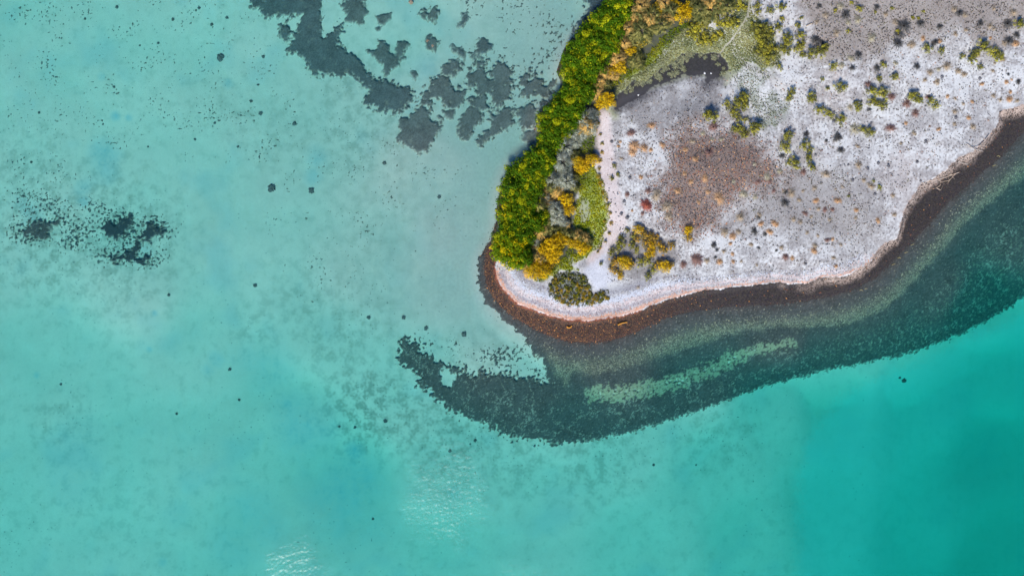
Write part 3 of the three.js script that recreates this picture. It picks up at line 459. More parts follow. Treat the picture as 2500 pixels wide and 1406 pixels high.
// ------------------------------------------------------------------ geometry for plants and stones
class Builder {
  constructor() { this.p = []; this.n = []; this.c = []; this.i = []; }
  leaf(x, y, z, nx, ny, nz, l, w, turn, c, bend = 0) {                      // a pointed leaf, two triangles
    let ax = ny, ay = -nx, az = 0; const al = Math.hypot(ax, ay);
    if (al < 1e-3) { ax = 1; ay = 0; az = 0; } else { ax /= al; ay /= al; }
    const bx = ny * az - nz * ay, by = nz * ax - nx * az, bz = nx * ay - ny * ax, ct = Math.cos(turn), st = Math.sin(turn);
    const tx = ax * ct + bx * st, ty = ay * ct + by * st, tz = az * ct + bz * st, sx = -ax * st + bx * ct, sy = -ay * st + by * ct, sz = -az * st + bz * ct;
    const k = this.p.length / 3, h = l / 2, q = w / 2, m = bend * l;
    this.p.push(x - tx * h, y - ty * h, z - tz * h, x + sx * q + nx * m, y + sy * q + ny * m, z + sz * q + nz * m, x + tx * h, y + ty * h, z + tz * h, x - sx * q + nx * m, y - sy * q + ny * m, z - sz * q + nz * m);
    for (let j = 0; j < 4; j++) { this.n.push(nx, ny, nz); this.c.push(c[0], c[1], c[2]); }
    this.i.push(k, k + 2, k + 1, k, k + 3, k + 2);
  }
  blade(a, b, m, w0, w1, c) {                                         // a narrow bent strip from a over m to b
    const dx = b[0] - a[0], dz = b[2] - a[2], d = Math.hypot(dx, dz) || 1, sx = -dz / d, sz = dx / d, k = this.p.length / 3;
    const wm = (w0 + w1) / 2;
    for (const [q, w] of [[a, w0], [m, wm], [b, w1]]) {
      this.p.push(q[0] - sx * w, q[1], q[2] - sz * w, q[0] + sx * w, q[1], q[2] + sz * w);
      for (let j = 0; j < 2; j++) { this.n.push(dx / d * 0.35, 0.93, dz / d * 0.35); this.c.push(...c); }
    }
    this.i.push(k, k + 1, k + 2, k + 1, k + 3, k + 2, k + 2, k + 3, k + 4, k + 3, k + 5, k + 4);
  }
  limb(a, b, ra, rb, c) {                                                  // a four sided tapered branch
    const d = [b[0] - a[0], b[1] - a[1], b[2] - a[2]], l = Math.hypot(...d) || 1, u = Math.abs(d[1]) / l > 0.9 ? [1, 0, 0] : [0, 1, 0];
    let s = [d[1] * u[2] - d[2] * u[1], d[2] * u[0] - d[0] * u[2], d[0] * u[1] - d[1] * u[0]]; const sl = Math.hypot(...s); s = s.map((v) => v / sl);
    const t = [(d[1] * s[2] - d[2] * s[1]) / l, (d[2] * s[0] - d[0] * s[2]) / l, (d[0] * s[1] - d[1] * s[0]) / l], k = this.p.length / 3;
    for (const [q, r] of [[a, ra], [b, rb]]) for (let j = 0; j < 4; j++) {
      const e = j * Math.PI / 2, n = [0, 1, 2].map((v) => s[v] * Math.cos(e) + t[v] * Math.sin(e));
      this.p.push(q[0] + n[0] * r, q[1] + n[1] * r, q[2] + n[2] * r); this.n.push(...n); this.c.push(...c);
    }
    for (let j = 0; j < 4; j++) { const e = (j + 1) % 4; this.i.push(k + j, k + e, k + 4 + j, k + e, k + 4 + e, k + 4 + j); }
  }
  build() {
    const g = new THREE.BufferGeometry();
    g.setAttribute('position', new THREE.Float32BufferAttribute(this.p, 3));
    g.setAttribute('normal', new THREE.Float32BufferAttribute(this.n, 3));
    g.setAttribute('color', new THREE.Float32BufferAttribute(this.c, 3));
    g.setIndex(this.i);
    return g;
  }
}
const tint = (c, k) => [c[0] * k, c[1] * k, c[2] * k];
const blend = (a, b, t) => [lerp(a[0], b[0], t), lerp(a[1], b[1], t), lerp(a[2], b[2], t)];
// a leafy crown: lobes on a dome, leaves on each lobe. Radius about 1.
function leafyCrown(o) {
  const b = new Builder(), s = new Builder(), wood = [0.16, 0.13, 0.10];
  for (let k = 0; k < o.lobes; k++) {
    const a = k * 2.39996 + R(-0.4, 0.4), q = Math.sqrt((k + 0.5) / o.lobes), rr = q * (0.86 + R(-0.12, 0.12)) + (o.ragged ?? 0) * R(-0.8, 0.5), cx = Math.cos(a) * rr, cz = Math.sin(a) * rr;
    const top = o.height * (0.45 + 0.55 * Math.sqrt(Math.max(0, 1 - q * q * 0.9))) * R(0.82, 1.1), lr = o.lobe * R(0.75, 1.25), cy = top - lr * 0.6;
    const mood = rnd(), base = mood < o.share ? blend(o.light, o.mid, R(0, 0.5)) : blend(o.mid, o.dark, R(0, 0.7));
    s.limb([cx * 0.1, 0, cz * 0.1], [cx * 0.9, cy, cz * 0.9], 0.03, 0.012, wood);
    for (let n = 0; n < o.leaves; n++) {
      let ux = R(-1, 1), uy = R(-0.45, 1), uz = R(-1, 1), ul = Math.hypot(ux, uy, uz) || 1; ux /= ul; uy /= ul; uz /= ul;
      const d = lr * R(0.72, 1.08), nx = ux + R(-0.6, 0.6), ny = uy + R(0, 0.9), nz = uz + R(-0.6, 0.6), nl = Math.hypot(nx, ny, nz) || 1;
      const c = tint(rnd() < o.sparkle ? blend(base, o.light, R(0.4, 1)) : base, R(0.7, 1.3));
      b.leaf(cx + ux * d, Math.max(0.03, cy + uy * d * 0.9), cz + uz * d, nx / nl, ny / nl, nz / nl, o.leafL * R(0.7, 1.2), o.leafW * R(0.8, 1.2), R(0, 6.28), c, R(-0.1, 0.05));
    }
  }
  return [b.build(), s.build()];
}
// a spiky bush of arching twigs with narrow pale leaves. Radius about 1.
function spikyBush(o) {
  const b = new Builder(), s = new Builder();
  for (let k = 0; k < o.arms; k++) {
    const a = R(0, 6.283), q = Math.sqrt(rnd()), ex = Math.cos(a) * q, ez = Math.sin(a) * q, ey = o.height * (1 - 0.55 * q * q) * R(0.8, 1.1), wood = tint(o.wood, R(0.7, 1.2));
    s.limb([ex * 0.1, 0, ez * 0.1], [ex * 0.6, ey * 0.8, ez * 0.6], 0.022, 0.012, wood);
    s.limb([ex * 0.6, ey * 0.8, ez * 0.6], [ex, ey, ez], 0.012, 0.006, wood);
    const c = blend(o.dark, o.light, Math.pow(rnd(), o.gamma));
    for (let n = 0; n < o.spikes; n++) {
      const e = a + R(-1.1, 1.1), l = o.length * R(0.6, 1.2), t = R(0.55, 1.0), x = ex * t, y = ey * lerp(0.75, 1, t), z = ez * t, up = R(-0.25, 0.6);
      b.blade([x, y, z], [x + Math.cos(e) * l, y + up * l, z + Math.sin(e) * l], [x + Math.cos(e) * l * 0.5, y + up * l * 0.6 + 0.02, z + Math.sin(e) * l * 0.5], o.width, o.width * 0.3, tint(c, R(0.75, 1.2)));
    }
  }
  for (let k = 0; k < o.under; k++) { const a = R(0, 6.28), q = Math.sqrt(rnd()) * 0.85; b.leaf(Math.cos(a) * q, R(0.1, 0.6) * o.height, Math.sin(a) * q, R(-0.4, 0.4), 0.9, R(-0.4, 0.4), 0.2, 0.12, R(0, 6.28), tint(blend(o.dark, o.light, Math.pow(rnd(), o.gamma)), R(0.75, 1.2))); }
  return [b.build(), s.build()];
}
// a dry tussock: blades fanning out from a root stock. Radius about 1.
function tussock(o) {
  const b = new Builder(), s = new Builder();
  for (let k = 0; k < o.blades; k++) {
    const a = R(0, 6.283), q = Math.pow(rnd(), 0.6), l = R(0.7, 1.1), y = o.height * (1 - 0.75 * q * q) * R(0.7, 1.1), c = blend(o.dark, o.light, rnd());
    b.blade([Math.cos(a) * 0.12 * q, 0, Math.sin(a) * 0.12 * q], [Math.cos(a) * q * l, y, Math.sin(a) * q * l], [Math.cos(a) * q * l * 0.6, y * 0.8, Math.sin(a) * q * l * 0.6], o.width, o.width * 0.35, tint(c, R(0.75, 1.2)));
  }
  for (let k = 0; k < 7; k++) { const a = k * 0.9; s.limb([0, 0, 0], [Math.cos(a) * 0.3, 0.2 * o.height, Math.sin(a) * 0.3], 0.05, 0.02, [0.12, 0.09, 0.07]); }
  return [b.build(), s.build()];
}
function stoneGeometry(seed, detail = 0, squash = 0.7) {
  const r = mulberry(seed), g = new THREE.IcosahedronGeometry(1, detail), p = g.attributes.position, memo = new Map();
  for (let i = 0; i < p.count; i++) {
    const key = [p.getX(i), p.getY(i), p.getZ(i)].map((v) => v.toFixed(3)).join();
    if (!memo.has(key)) memo.set(key, (detail > 1 ? 0.5 : 0.72) + (detail > 1 ? 0.75 : 0.5) * r());
    const k = memo.get(key); p.setXYZ(i, p.getX(i) * k, p.getY(i) * k * squash, p.getZ(i) * k);
  }
  g.deleteAttribute('uv'); g.computeVertexNormals();
  return g;
}

// ------------------------------------------------------------------ things and how they are told apart
const things = [];
const LANDMARKS = [[1690,165,'the black mud pool'],[1578,503,'the crimson shrub'],[1800,430,'the reddish rubble mound'],[1240,655,'the pebble point'],[2395,370,'the bare cliff branches'],[2500,0,'the top right corner'],[1450,520,'the grassy hollow'],[1560,630,'the golden scrub above the beach'],[1420,400,'the twin golden shrubs'],[1660,40,'the golden tree crown at the top'],[2130,240,'the white sand flat'],[2215,500,'the eroded gully head'],[1960,660,'the south beach bend'],[1720,70,'the yellow-green thicket'],[1900,340,'the shrub pair east of the mound'],[2000,120,'the footpath thicket']];
const SEAMARKS = [[1025,310,'the ragged seagrass patch'],[280,570,'the black weed patches'],[760,170,'the long seagrass band'],[1100,1200,'the rippled water'],[985,860,'the dark reef tip'],[2250,1000,'the deep right side'],[0,0,'the top left corner'],[0,1406,'the bottom left corner'],[1190,650,'the pebble point'],[720,1390,'the bright water at the bottom edge']];
const TURN = ['right of', 'below right of', 'below', 'below left of', 'left of', 'above left of', 'above', 'above right of'];
const ORD = ['nearest', 'second', 'third', 'fourth', 'fifth', 'sixth', 'seventh', 'eighth', 'ninth', 'tenth', 'eleventh', 'twelfth'];
function tagged(o, look, category, group, px, py, marks = LANDMARKS) { o.userData = { category, group }; things.push({ o, look, px, py, marks, group }); shadows(o); scene.add(o); return o; }
function nameThings() {
  const bins = new Map();
  for (const t of things) {
    let best = null, bd = 1e9;
    for (const m of t.marks) { const d = Math.hypot(t.px - m[0], t.py - m[1]); if (d < bd && d > 1) { bd = d; best = m; } }
    t.d = bd;
    const a = Math.atan2(t.py - best[1], t.px - best[0]), k = ((Math.round(a / (Math.PI / 4)) % 8) + 8) % 8, key = t.look + '|' + best[2] + '|' + k;
    t.where = `${TURN[k]} ${best[2]}`;
    if (!bins.has(key)) bins.set(key, []);
    bins.get(key).push(t);
  }
  for (const list of bins.values()) {
    list.sort((a, b) => a.d - b.d);
    list.forEach((t, i) => { t.o.userData.label = list.length === 1 ? `${t.look} ${t.where}` : `${t.look}, ${ORD[i] ?? (i + 1) + 'th'} ${t.where}`; });
  }
}
const kinds = {};
function kind(id, variants, foliageMaterial, woodMaterial, partNames) { kinds[id] = { variants, foliageMaterial, woodMaterial, partNames, n: 0 }; }
function plant(id, name, px, py, radius, high, look, category, group, tone, lift = 0) {
  const K = kinds[id], [leafG, woodG] = K.variants[K.n++ % K.variants.length], o = new THREE.Group();
  const f = new THREE.Mesh(leafG, tone ?? K.foliageMaterial), s = new THREE.Mesh(woodG, K.woodMaterial);
  f.name = K.partNames[0]; s.name = K.partNames[1]; o.add(f, s);
  const [x, y, z] = spot(px, py, lift);
  o.position.set(x, y - 0.03, z); o.rotation.y = R(0, 6.283);
  { const e = R(0.84, 1.19); o.scale.set(radius * e, high, radius / e); }
  o.name = numbered(name);
  return tagged(o, look, category, group, px, py);
}
const sized = (r, a, b) => r < a ? 'small ' : r > b ? 'large ' : '';
const many = (n, make) => Array.from({ length: n }, make);
const wood = vmat({ roughness: 0.95 });
// ------------------------------------------------------------------ the mangrove hedge along the lagoon
const GREEN = { dark: [0.03, 0.095, 0.002], mid: [0.115, 0.22, 0.003], light: [0.50, 0.48, 0.006] };
kind('mangrove', many(5, () => leafyCrown({ lobes: 40, leaves: 62, height: 1, lobe: 0.24, leafL: 0.115, leafW: 0.075, share: 0.24, sparkle: 0.05, ...GREEN })), leafMat(), wood, ['crown', 'trunk']);
const lightMangrove = leafMat({ color: new THREE.Color(2.0, 1.45, 1) });
const HEDGE = [1530,-35,1.9, 1508,-12,2.1, 1492,22,2.2, 1520,18,2, 1474,46,2.2, 1500,50,2.2, 1450,68,2.1, 1478,80,2.3, 1502,78,1.8, 1434,92,2.1, 1460,108,2.3, 1490,104,1.9, 1416,116,2.2, 1440,136,2.3, 1470,132,2, 1402,144,2.2, 1422,168,2.3, 1450,160,2.1, 1390,174,1.9, 1404,198,2, 1430,194,2.1, 1398,222,2.1, 1424,224,2, 1376,244,1.9, 1400,252,2.2, 1358,266,1.9, 1382,280,2.2, 1408,270,1.6, 1340,290,2.0, 1364,306,2.2, 1390,304,1.7, 1334,318,1.8, 1350,336,2.1, 1374,328,1.6, 1336,350,1.7, 1332,372,1.8, 1352,362,1.6, 1312,388,2, 1334,394,1.9, 1284,408,2.1, 1308,416,2.1, 1330,412,1.4, 1264,430,2.1, 1288,440,2.2, 1312,440,1.8, 1252,460,2.1, 1278,468,2.2, 1302,466,1.9, 1244,492,2, 1268,498,2.2, 1292,492,1.7, 1240,520,1.9, 1264,528,2.1, 1286,520,1.6, 1240,546,1.8, 1262,554,2, 1284,548,1.6, 1306,545,1.6, 1234,570,2, 1258,580,2.1, 1282,576,1.7, 1226,594,1.9, 1250,604,2.1, 1274,602,1.8, 1222,615,1.7, 1242,628,1.9, 1264,630,1.8, 1284,628,1.4, 1322,532,1.5];
for (let i = 0; i < HEDGE.length; i += 3) {
  const [x, y, r] = HEDGE.slice(i, i + 3), sunny = (y > 585 && x < 1275) || (y > 430 && y < 530 && rnd() < 0.3);
  plant('mangrove', 'mangrove_bush', x, y, r * 1.08, R(2.0, 2.9), sunny ? 'yellow-tipped mangrove bush' : sized(r, 1.75, 2.15) + 'green mangrove bush', 'bush', 'mangrove hedge along the lagoon', sunny ? lightMangrove : undefined, 1.5);
}

// ------------------------------------------------------------------ the scrub behind the hedge
const silverSet = many(4, () => spikyBush({ arms: 62, spikes: 15, height: 1, length: 0.3, width: 0.016, under: 160, gamma: 1.2, dark: [0.19, 0.21, 0.14], light: [0.66, 0.68, 0.54], wood: [0.3, 0.28, 0.25] }));
const tanSet = many(4, () => spikyBush({ arms: 62, spikes: 18, height: 1, length: 0.26, width: 0.024, under: 160, gamma: 0.8, dark: [0.30, 0.23, 0.08], light: [0.94, 0.60, 0.17], wood: [0.26, 0.2, 0.14] }));
kind('silver', silverSet, leafMat(), wood, ['foliage', 'branches']);
kind('tan', tanSet, leafMat(), wood, ['foliage', 'branches']);
kind('olive', many(3, () => spikyBush({ arms: 70, spikes: 14, height: 1, length: 0.22, width: 0.02, under: 240, gamma: 1.7, dark: [0.10, 0.12, 0.035], light: [0.50, 0.44, 0.13], wood: [0.2, 0.17, 0.13] })), leafMat(), wood, ['foliage', 'branches']);
kind('golden', many(4, () => leafyCrown({ lobes: 32, leaves: 46, height: 1, lobe: 0.24, leafL: 0.13, leafW: 0.06, share: 0.62, sparkle: 0.25, dark: [0.16, 0.13, 0.015], mid: [0.60, 0.37, 0.01], light: [0.95, 0.64, 0.012] })), leafMat(), wood, ['crown', 'trunk']);
const belt = (list, id, name, look, high, ox, oy, s, k = 1) => {
  for (let i = 0; i < list.length; i += 3) { const r = list[i + 2] / s * S * k; plant(id, name, ox + list[i] / s, oy + list[i + 1] / s, r, clamp(r * 1.1, 0.5, 1.9) * high, sized(r, 0.95, 1.45) + look, 'shrub', 'scrub behind the mangrove hedge', undefined, 0.7); }
};
belt([780,110,90, 900,60,80, 1650,20,90, 1580,50,80, 985,210,80, 720,430,70, 640,520,60, 660,600,75, 760,290,75, 530,740,60, 450,830,70, 430,930,70, 1160,190,70, 1130,30,70, 620,760,55, 830,200,60], 'tan', 'tan_shrub', 'straw-tipped shrub', 1, 1350, 0, 4.16, 1.15);
belt([1060,80,60, 1235,30,55, 1320,140,110, 1360,110,70, 1280,90,60, 795,520,60, 905,430,55, 690,690,75, 610,720,55, 540,1020,90, 480,1060,55, 580,1050,55], 'golden', 'golden_shrub', 'golden-leaved shrub', 1.15, 1350, 0, 4.16);
belt([900,330,130, 880,150,80, 1100,260,95, 1480,120,120, 1600,110,120, 1760,70,90, 1020,150,85, 830,610,70, 870,570,60, 1200,110,90, 860,440,70, 1420,60,80, 760,190,60, 940,130,60, 1000,290,70, 1690,60,80, 1530,180,80, 790,380,60, 560,860,50, 880,640,60], 'olive', 'olive_shrub', 'dull olive shrub', 1, 1350, 0, 4.16, 1.12);
belt([330,1220,100, 370,1300,90, 180,1370,75, 270,1370,75, 400,1160,60], 'silver', 'silver_shrub', 'silver-grey spiky shrub', 1, 1350, 0, 4.16, 1.1);
belt([1090,400,75, 1150,450,60, 1220,380,75, 1260,350,45, 1110,480,50, 970,780,80, 1000,890,65, 950,880,50, 900,1180,80, 830,1240,95, 750,1290,75, 1000,1210,65, 1080,1220,60, 1130,1275,70, 1180,1260,50, 830,1350,80], 'golden', 'golden_shrub', 'golden-leaved shrub', 1.1, 1150, 300, 4.16);
belt([880,700,65, 750,730,55, 800,820,50, 700,1100,75, 630,1110,50, 970,1040,45, 700,1390,65, 600,1370,65, 640,1270,45, 830,980,45, 1080,1140,55, 1160,1170,55, 1180,40,90], 'tan', 'tan_shrub', 'straw-tipped shrub', 1, 1150, 300, 4.16, 1.15);
belt([1130,90,70, 1020,110,70, 960,240,100, 1060,190,65, 930,400,110, 960,520,75, 970,595,90, 830,580,90, 790,500,55, 860,880,85, 880,960,80, 930,1010,60, 650,1220,60, 860,350,70, 900,650,50, 740,760,60], 'silver', 'silver_shrub', 'silver-grey spiky shrub', 1, 1150, 300, 4.16, 1.1);
belt([700,840,95, 800,900,60, 740,1090,65, 1000,1130,65, 930,1100,60, 850,1100,65, 1060,340,60, 1050,650,55, 1040,560,50, 760,1020,70, 820,660,70, 760,960,60, 1190,1210,55, 680,950,70, 640,900,60, 700,700,50, 1120,1180,60, 880,470,60], 'olive', 'olive_shrub', 'dull olive shrub', 1, 1150, 300, 4.16, 1.12);
belt([850,150,80, 830,215,70, 750,130,75, 640,335,90, 740,345,90, 690,260,65, 780,300,50], 'golden', 'golden_shrub', 'golden-leaved shrub', 1.1, 1150, 580, 4.16);
belt([560,210,55, 640,120,55, 600,290,60, 580,350,55, 700,190,60, 660,220,50], 'tan', 'tan_shrub', 'straw-tipped shrub', 1, 1150, 580, 4.16, 1.1);
belt([640,180,60, 730,210,60, 700,90,60, 900,120,45, 560,130,50], 'olive', 'olive_shrub', 'dull olive shrub', 1, 1150, 580, 4.16, 1.1);

// ------------------------------------------------------------------ shrubs of the dry flat
const taken = [];
function fresh(x, y, r, gap) { for (const t of taken) if (Math.hypot(t[0] - x, t[1] - y) < gap) return false; taken.push([x, y, r]); return true; }
kind('desert', many(7, () => leafyCrown({ lobes: 15 + Math.floor(R(0, 6)), leaves: 46, ragged: 0.4, height: 1, lobe: 0.23, leafL: 0.19, leafW: 0.07, share: 0.4, sparkle: 0.18, dark: [0.10, 0.105, 0.035], mid: [0.22, 0.21, 0.04], light: [0.52, 0.46, 0.05] })), leafMat(), wood, ['foliage', 'stems']);
const bright = leafMat({ color: new THREE.Color(1.35, 1.3, 1) });
const shrubs = (list, ox, oy, tone, word) => {
  for (let i = 0; i < list.length; i += 3) {
    const px = ox + list[i] / 4.16, py = oy + list[i + 1] / 4.16, r = list[i + 2] / 4.16;
    if (fresh(px, py, r, 6)) plant('desert', 'flat_shrub', px, py, r * S * 1.02, clamp(r * S * 1.05, 0.35, 1.3), sized(r, 10, 17) + word, 'shrub', 'green shrubs of the dry flat', tone, 0.4);
  }
};
shrubs([1880,30,60, 1930,80,50, 1850,85,45, 1655,195,50, 1700,250,45, 1760,230,75, 1835,235,65, 1430,300,70, 1500,255,65, 1395,345,50, 1545,250,45, 1500,420,60, 1550,375,55, 1455,340,50, 1690,355,60, 1640,390,50, 1590,425,45], 1350, 0, bright, 'bright yellow-green shrub');
shrubs([2060,300,70, 2150,290,70, 2100,370,80, 2200,360,60, 2120,450,70, 2160,520,80, 2190,590,70, 2090,530,60, 2290,280,50, 2380,400,70, 2350,510,75, 2270,500,50, 2070,60,45, 2085,120,40, 2210,110,45, 2320,70,55, 1930,1000,70, 1890,1060,80, 1950,1070,55, 1770,1065,50, 1830,1130,60, 1870,1190,55, 1610,1180,75, 1565,1160,45, 2065,1280,70, 2040,1330,55, 1965,1215,32, 1895,1310,60, 1850,1320,45, 2430,940,50, 2390,1380,60], 1350, 0, undefined, 'yellow-green shrub');
shrubs([15,280,40, 210,260,38, 230,360,55, 75,410,75, 60,520,75, 200,490,60, 250,445,40, 340,550,70, 440,525,65, 485,470,42, 250,560,40, 15,680,42, 560,680,50, 460,800,25, 640,890,68, 510,895,25, 145,940,55, 115,1000,40, 335,1005,68, 425,1120,58, 520,1165,55, 640,1215,60, 930,1345,60, 865,1310,40, 820,1090,50, 795,1045,35, 960,930,60, 1065,950,72, 955,1035,55, 1065,1075,55, 1010,1045,45, 1380,985,68, 1430,1025,48, 1560,1025,50, 1605,1075,45, 1515,490,55, 1670,510,42, 2085,470,72, 2005,540,55, 1970,600,55, 1880,570,35, 2200,550,75, 2260,575,50, 2065,680,34, 2455,240,60, 85,1390,60, 1190,780,45, 1030,800,38, 1075,660,40], 1900, 0, undefined, 'yellow-green shrub');
shrubs([1130,140,68, 1110,245,68, 1310,225,60, 1365,275,42, 1210,410,65, 1355,360,45, 1390,445,48, 1150,400,35, 2080,660,32, 2020,585,18, 1770,740,18, 650,50,65, 800,40,60, 700,110,50], 1650, 300, undefined, 'yellow-green shrub');
shrubs([45,190,32, 245,175,24, 590,100,25, 755,25,25, 830,85,38, 1000,115,18, 1170,80,22, 1380,175,22, 1440,182,20, 1490,110,20, 1230,312,25, 720,310,28], 1900, 0, bright, 'yellow sprig');
shrubs([1455,430,28, 1430,560,28, 1495,525,26], 1150, 300, undefined, 'round green tuft');
shrubs([1640,1240,50, 1650,1150,38, 1680,1295,40, 1520,1225,58, 1495,1275,45, 1430,1312,42, 1520,1160,30, 1590,1090,32], 1150, 300, undefined, 'green scrub bush');
shrubs([1720,250,55, 1800,235,55, 1850,325,48, 1800,390,45, 1325,265,24], 1150, 580, undefined, 'green scrub bush');
kind('flecked', many(5, () => leafyCrown({ lobes: 20, leaves: 44, ragged: 0.3, height: 1, lobe: 0.23, leafL: 0.16, leafW: 0.07, share: 0.4, sparkle: 0.2, dark: [0.10, 0.11, 0.05], mid: [0.30, 0.22, 0.06], light: [0.88, 0.50, 0.03] })), leafMat(), wood, ['foliage', 'stems']);
const goldScrub = (list, ox, oy) => { for (let i = 0; i < list.length; i += 3) { const px = ox + list[i] / 4.16, py = oy + list[i + 1] / 4.16, r = list[i + 2] / 4.16; if (fresh(px, py, r, 5)) plant(i % 12 ? 'flecked' : 'golden', 'golden_scrub', px, py, r * S, clamp(r * S, 0.35, 1.2), sized(r, 12, 16) + 'golden scrub bush', 'shrub', 'golden scrub above the beach', undefined, 0.4); } };
goldScrub([1560,250,85, 1505,235,60, 1610,285,60, 1450,245,55, 1520,390,40, 1480,350,42, 1430,320,40, 1905,270,55, 1965,295,70, 2030,280,45], 1150, 580);
goldScrub([1700,1080,58, 1755,1125,55, 1815,1155,55, 1780,1225,65, 1835,1240,50, 1875,1170,48, 1905,1250,62, 1960,1290,55, 1820,1325,60, 2040,1250,48, 1690,1180,40], 1150, 300);
goldScrub([130,1090,50, 125,1165,52], 1650, 300);

// ------------------------------------------------------------------ dry tussocks
const tuftSets = {
  tan: many(3, () => tussock({ blades: 150, height: 0.7, width: 0.035, dark: [0.38, 0.30, 0.21], light: [0.66, 0.53, 0.38] })),
  orange: many(3, () => tussock({ blades: 150, height: 0.7, width: 0.038, dark: [0.50, 0.30, 0.16], light: [0.82, 0.52, 0.29] })),
  pale: many(3, () => tussock({ blades: 150, height: 0.6, width: 0.035, dark: [0.40, 0.35, 0.25], light: [0.66, 0.60, 0.42] })),
  red: many(3, () => tussock({ blades: 170, height: 0.75, width: 0.03, dark: [0.24, 0.14, 0.12], light: [0.44, 0.27, 0.22] })),
  crimson: many(1, () => tussock({ blades: 260, height: 0.8, width: 0.03, dark: [0.30, 0.07, 0.05], light: [0.58, 0.20, 0.14] })),
  dark: many(3, () => tussock({ blades: 170, height: 0.75, width: 0.028, dark: [0.05, 0.05, 0.05], light: [0.20, 0.19, 0.18] })),
};
const tuftMat = leafMat({ transmission: 0.15 });
for (const k in tuftSets) kind('tuft_' + k, tuftSets[k], tuftMat, wood, ['blades', 'root_stock']);
const WORD = { tan: 'tan dry tussock', orange: 'orange dry tussock', pale: 'pale straw tussock', red: 'reddish-brown bush', crimson: 'crimson spiky shrub, the only one', dark: 'dark leafless bush' };
const tufts = (k, list, ox, oy) => {
  for (let i = 0; i < list.length; i += 3) {
    const px = ox + list[i] / 4.16, py = oy + list[i + 1] / 4.16, r = list[i + 2] / 4.16;
    if (fresh(px, py, r, 5)) plant('tuft_' + k, k === 'dark' ? 'leafless_bush' : k === 'red' ? 'reddish_bush' : k === 'crimson' ? 'crimson_shrub' : 'dry_tussock', px, py, r * S * 1.3, clamp(r * S * 0.75, 0.18, 0.7), k === 'crimson' ? WORD[k] : sized(r, 5.5, 9.5) + WORD[k], k === 'dark' || k === 'red' || k === 'crimson' ? 'bush' : 'tussock', k === 'dark' ? 'leafless bushes of the dry flat' : 'dry tussocks of the flat', undefined, 0.15);
  }
};
tufts('crimson', [1785,840,62], 1150, 300);
tufts('dark', [425,60,30, 690,150,50, 1010,70,35, 1280,260,75, 1230,345,50, 1450,240,45, 1220,440,55, 385,410,58, 1650,270,35, 1850,130,40, 1600,430,40, 1415,670,40, 1010,690,40, 2340,240,50, 2060,240,40, 2350,415,52, 2430,355,40, 820,560,45, 760,690,35, 930,1112,25, 290,1360,35, 610,1382,40, 2450,830,30, 2350,750,20, 450,430,35], 1900, 0);
tufts('dark', [1335,110,33, 1650,155,45, 1535,180,22, 1680,275,40, 1085,335,33, 1110,810,50, 1120,705,28, 910,1130,26, 800,1100,40, 850,960,24, 390,1240,35], 1650, 300);
tufts('dark', [215,125,22, 640,105,20, 820,130,18, 1115,265,16, 200,200,20], 1700, 580);
tufts('red', [1160,985,42, 1310,1050,45, 1400,1150,45, 1150,1300,50, 920,855,36, 1530,985,32], 1900, 0);
tufts('red', [385,40,55, 340,310,45, 1300,500,36, 1520,880,30, 1320,920,30, 1545,1190,28, 1120,1360,38, 200,1380,48, 1600,880,25, 950,590,30, 840,600,30, 1000,690,25], 1650, 300);
tufts('red', [1630,100,45, 1800,690,36, 1745,920,25, 1590,725,30], 1150, 300);
tufts('red', [2300,225,65, 2160,275,42], 1150, 580);
tufts('pale', [820,200,40, 960,380,45, 650,660,35, 1200,640,30, 640,60,40, 720,225,30, 780,1310,58, 740,1090,35, 745,590,38, 1640,700,28], 1900, 0);
tufts('pale', [280,105,28, 375,170,25, 470,165,28, 930,545,40, 1060,490,33, 800,415,25, 690,720,45, 810,750,28, 590,590,26], 1650, 300);
tufts('tan', [490,150,35, 600,330,40, 1100,140,30, 1200,220,35, 1800,90,35, 1810,340,30, 1910,150,30, 1920,300,25, 2160,260,35, 2200,290,25, 2200,80,25, 2400,120,40, 2310,435,30, 1360,450,45, 1550,735,35, 1500,810,25, 1625,830,35, 1715,670,50, 1840,720,35, 1900,752,35, 2190,715,22, 2210,640,18, 2200,970,25, 2270,1010,25, 2440,1020,25, 1810,1000,20, 1890,1050,20, 1805,1130,28, 1800,1255,22, 1985,1285,35, 1390,1350,25, 2290,600,30, 400,220,28, 2040,560,24], 1900, 0);
tufts('orange', [1480,385,28, 1650,415,25, 2420,440,40, 2165,380,20, 2080,850,25, 2330,830,25, 2385,805,15, 2370,930,22, 2360,1005,35, 1730,975,22, 1980,1030,22, 1945,1195,25, 1305,1250,22, 1640,1310,25], 1900, 0);
tufts('tan', [170,185,30, 1530,520,45, 1415,660,28, 1180,710,45, 1100,690,20, 1260,780,25, 1300,690,20, 1700,645,20, 1630,670,15, 1835,960,22, 1460,870,25, 1385,950,20, 1570,980,20, 1205,975,30, 1270,1005,25, 855,930,28, 660,955,46, 500,1110,45, 640,1105,30, 490,1305,25, 1080,1265,25, 1340,1115,22, 1450,1140,20, 1420,1245,28, 1685,1240,18, 1610,1370,25, 2230,930,25, 2215,735,25, 1860,430,40, 1990,640,40, 1920,580,25, 2300,205,20, 1855,235,22], 1650, 300);
tufts('orange', [205,370,34, 100,270,30, 160,595,30, 300,560,40, 95,515,25, 20,690,35, 330,700,28, 440,760,60, 235,805,22, 1430,790,32, 1650,790,35, 1840,885,28, 870,1025,30, 1000,1015,32, 1030,1035,26, 960,1105,35, 580,1150,40, 560,1225,22, 580,1330,22, 1600,1180,22, 1410,1300,36, 1190,1370,25, 2060,990,28], 1650, 300);
tufts('orange', [1835,25,40, 1660,235,60, 1640,300,45, 1760,255,45, 1830,275,25, 1950,225,33, 1520,190,18, 1500,237,20, 1730,550,25, 1640,890,16, 2290,365,34], 1150, 300);
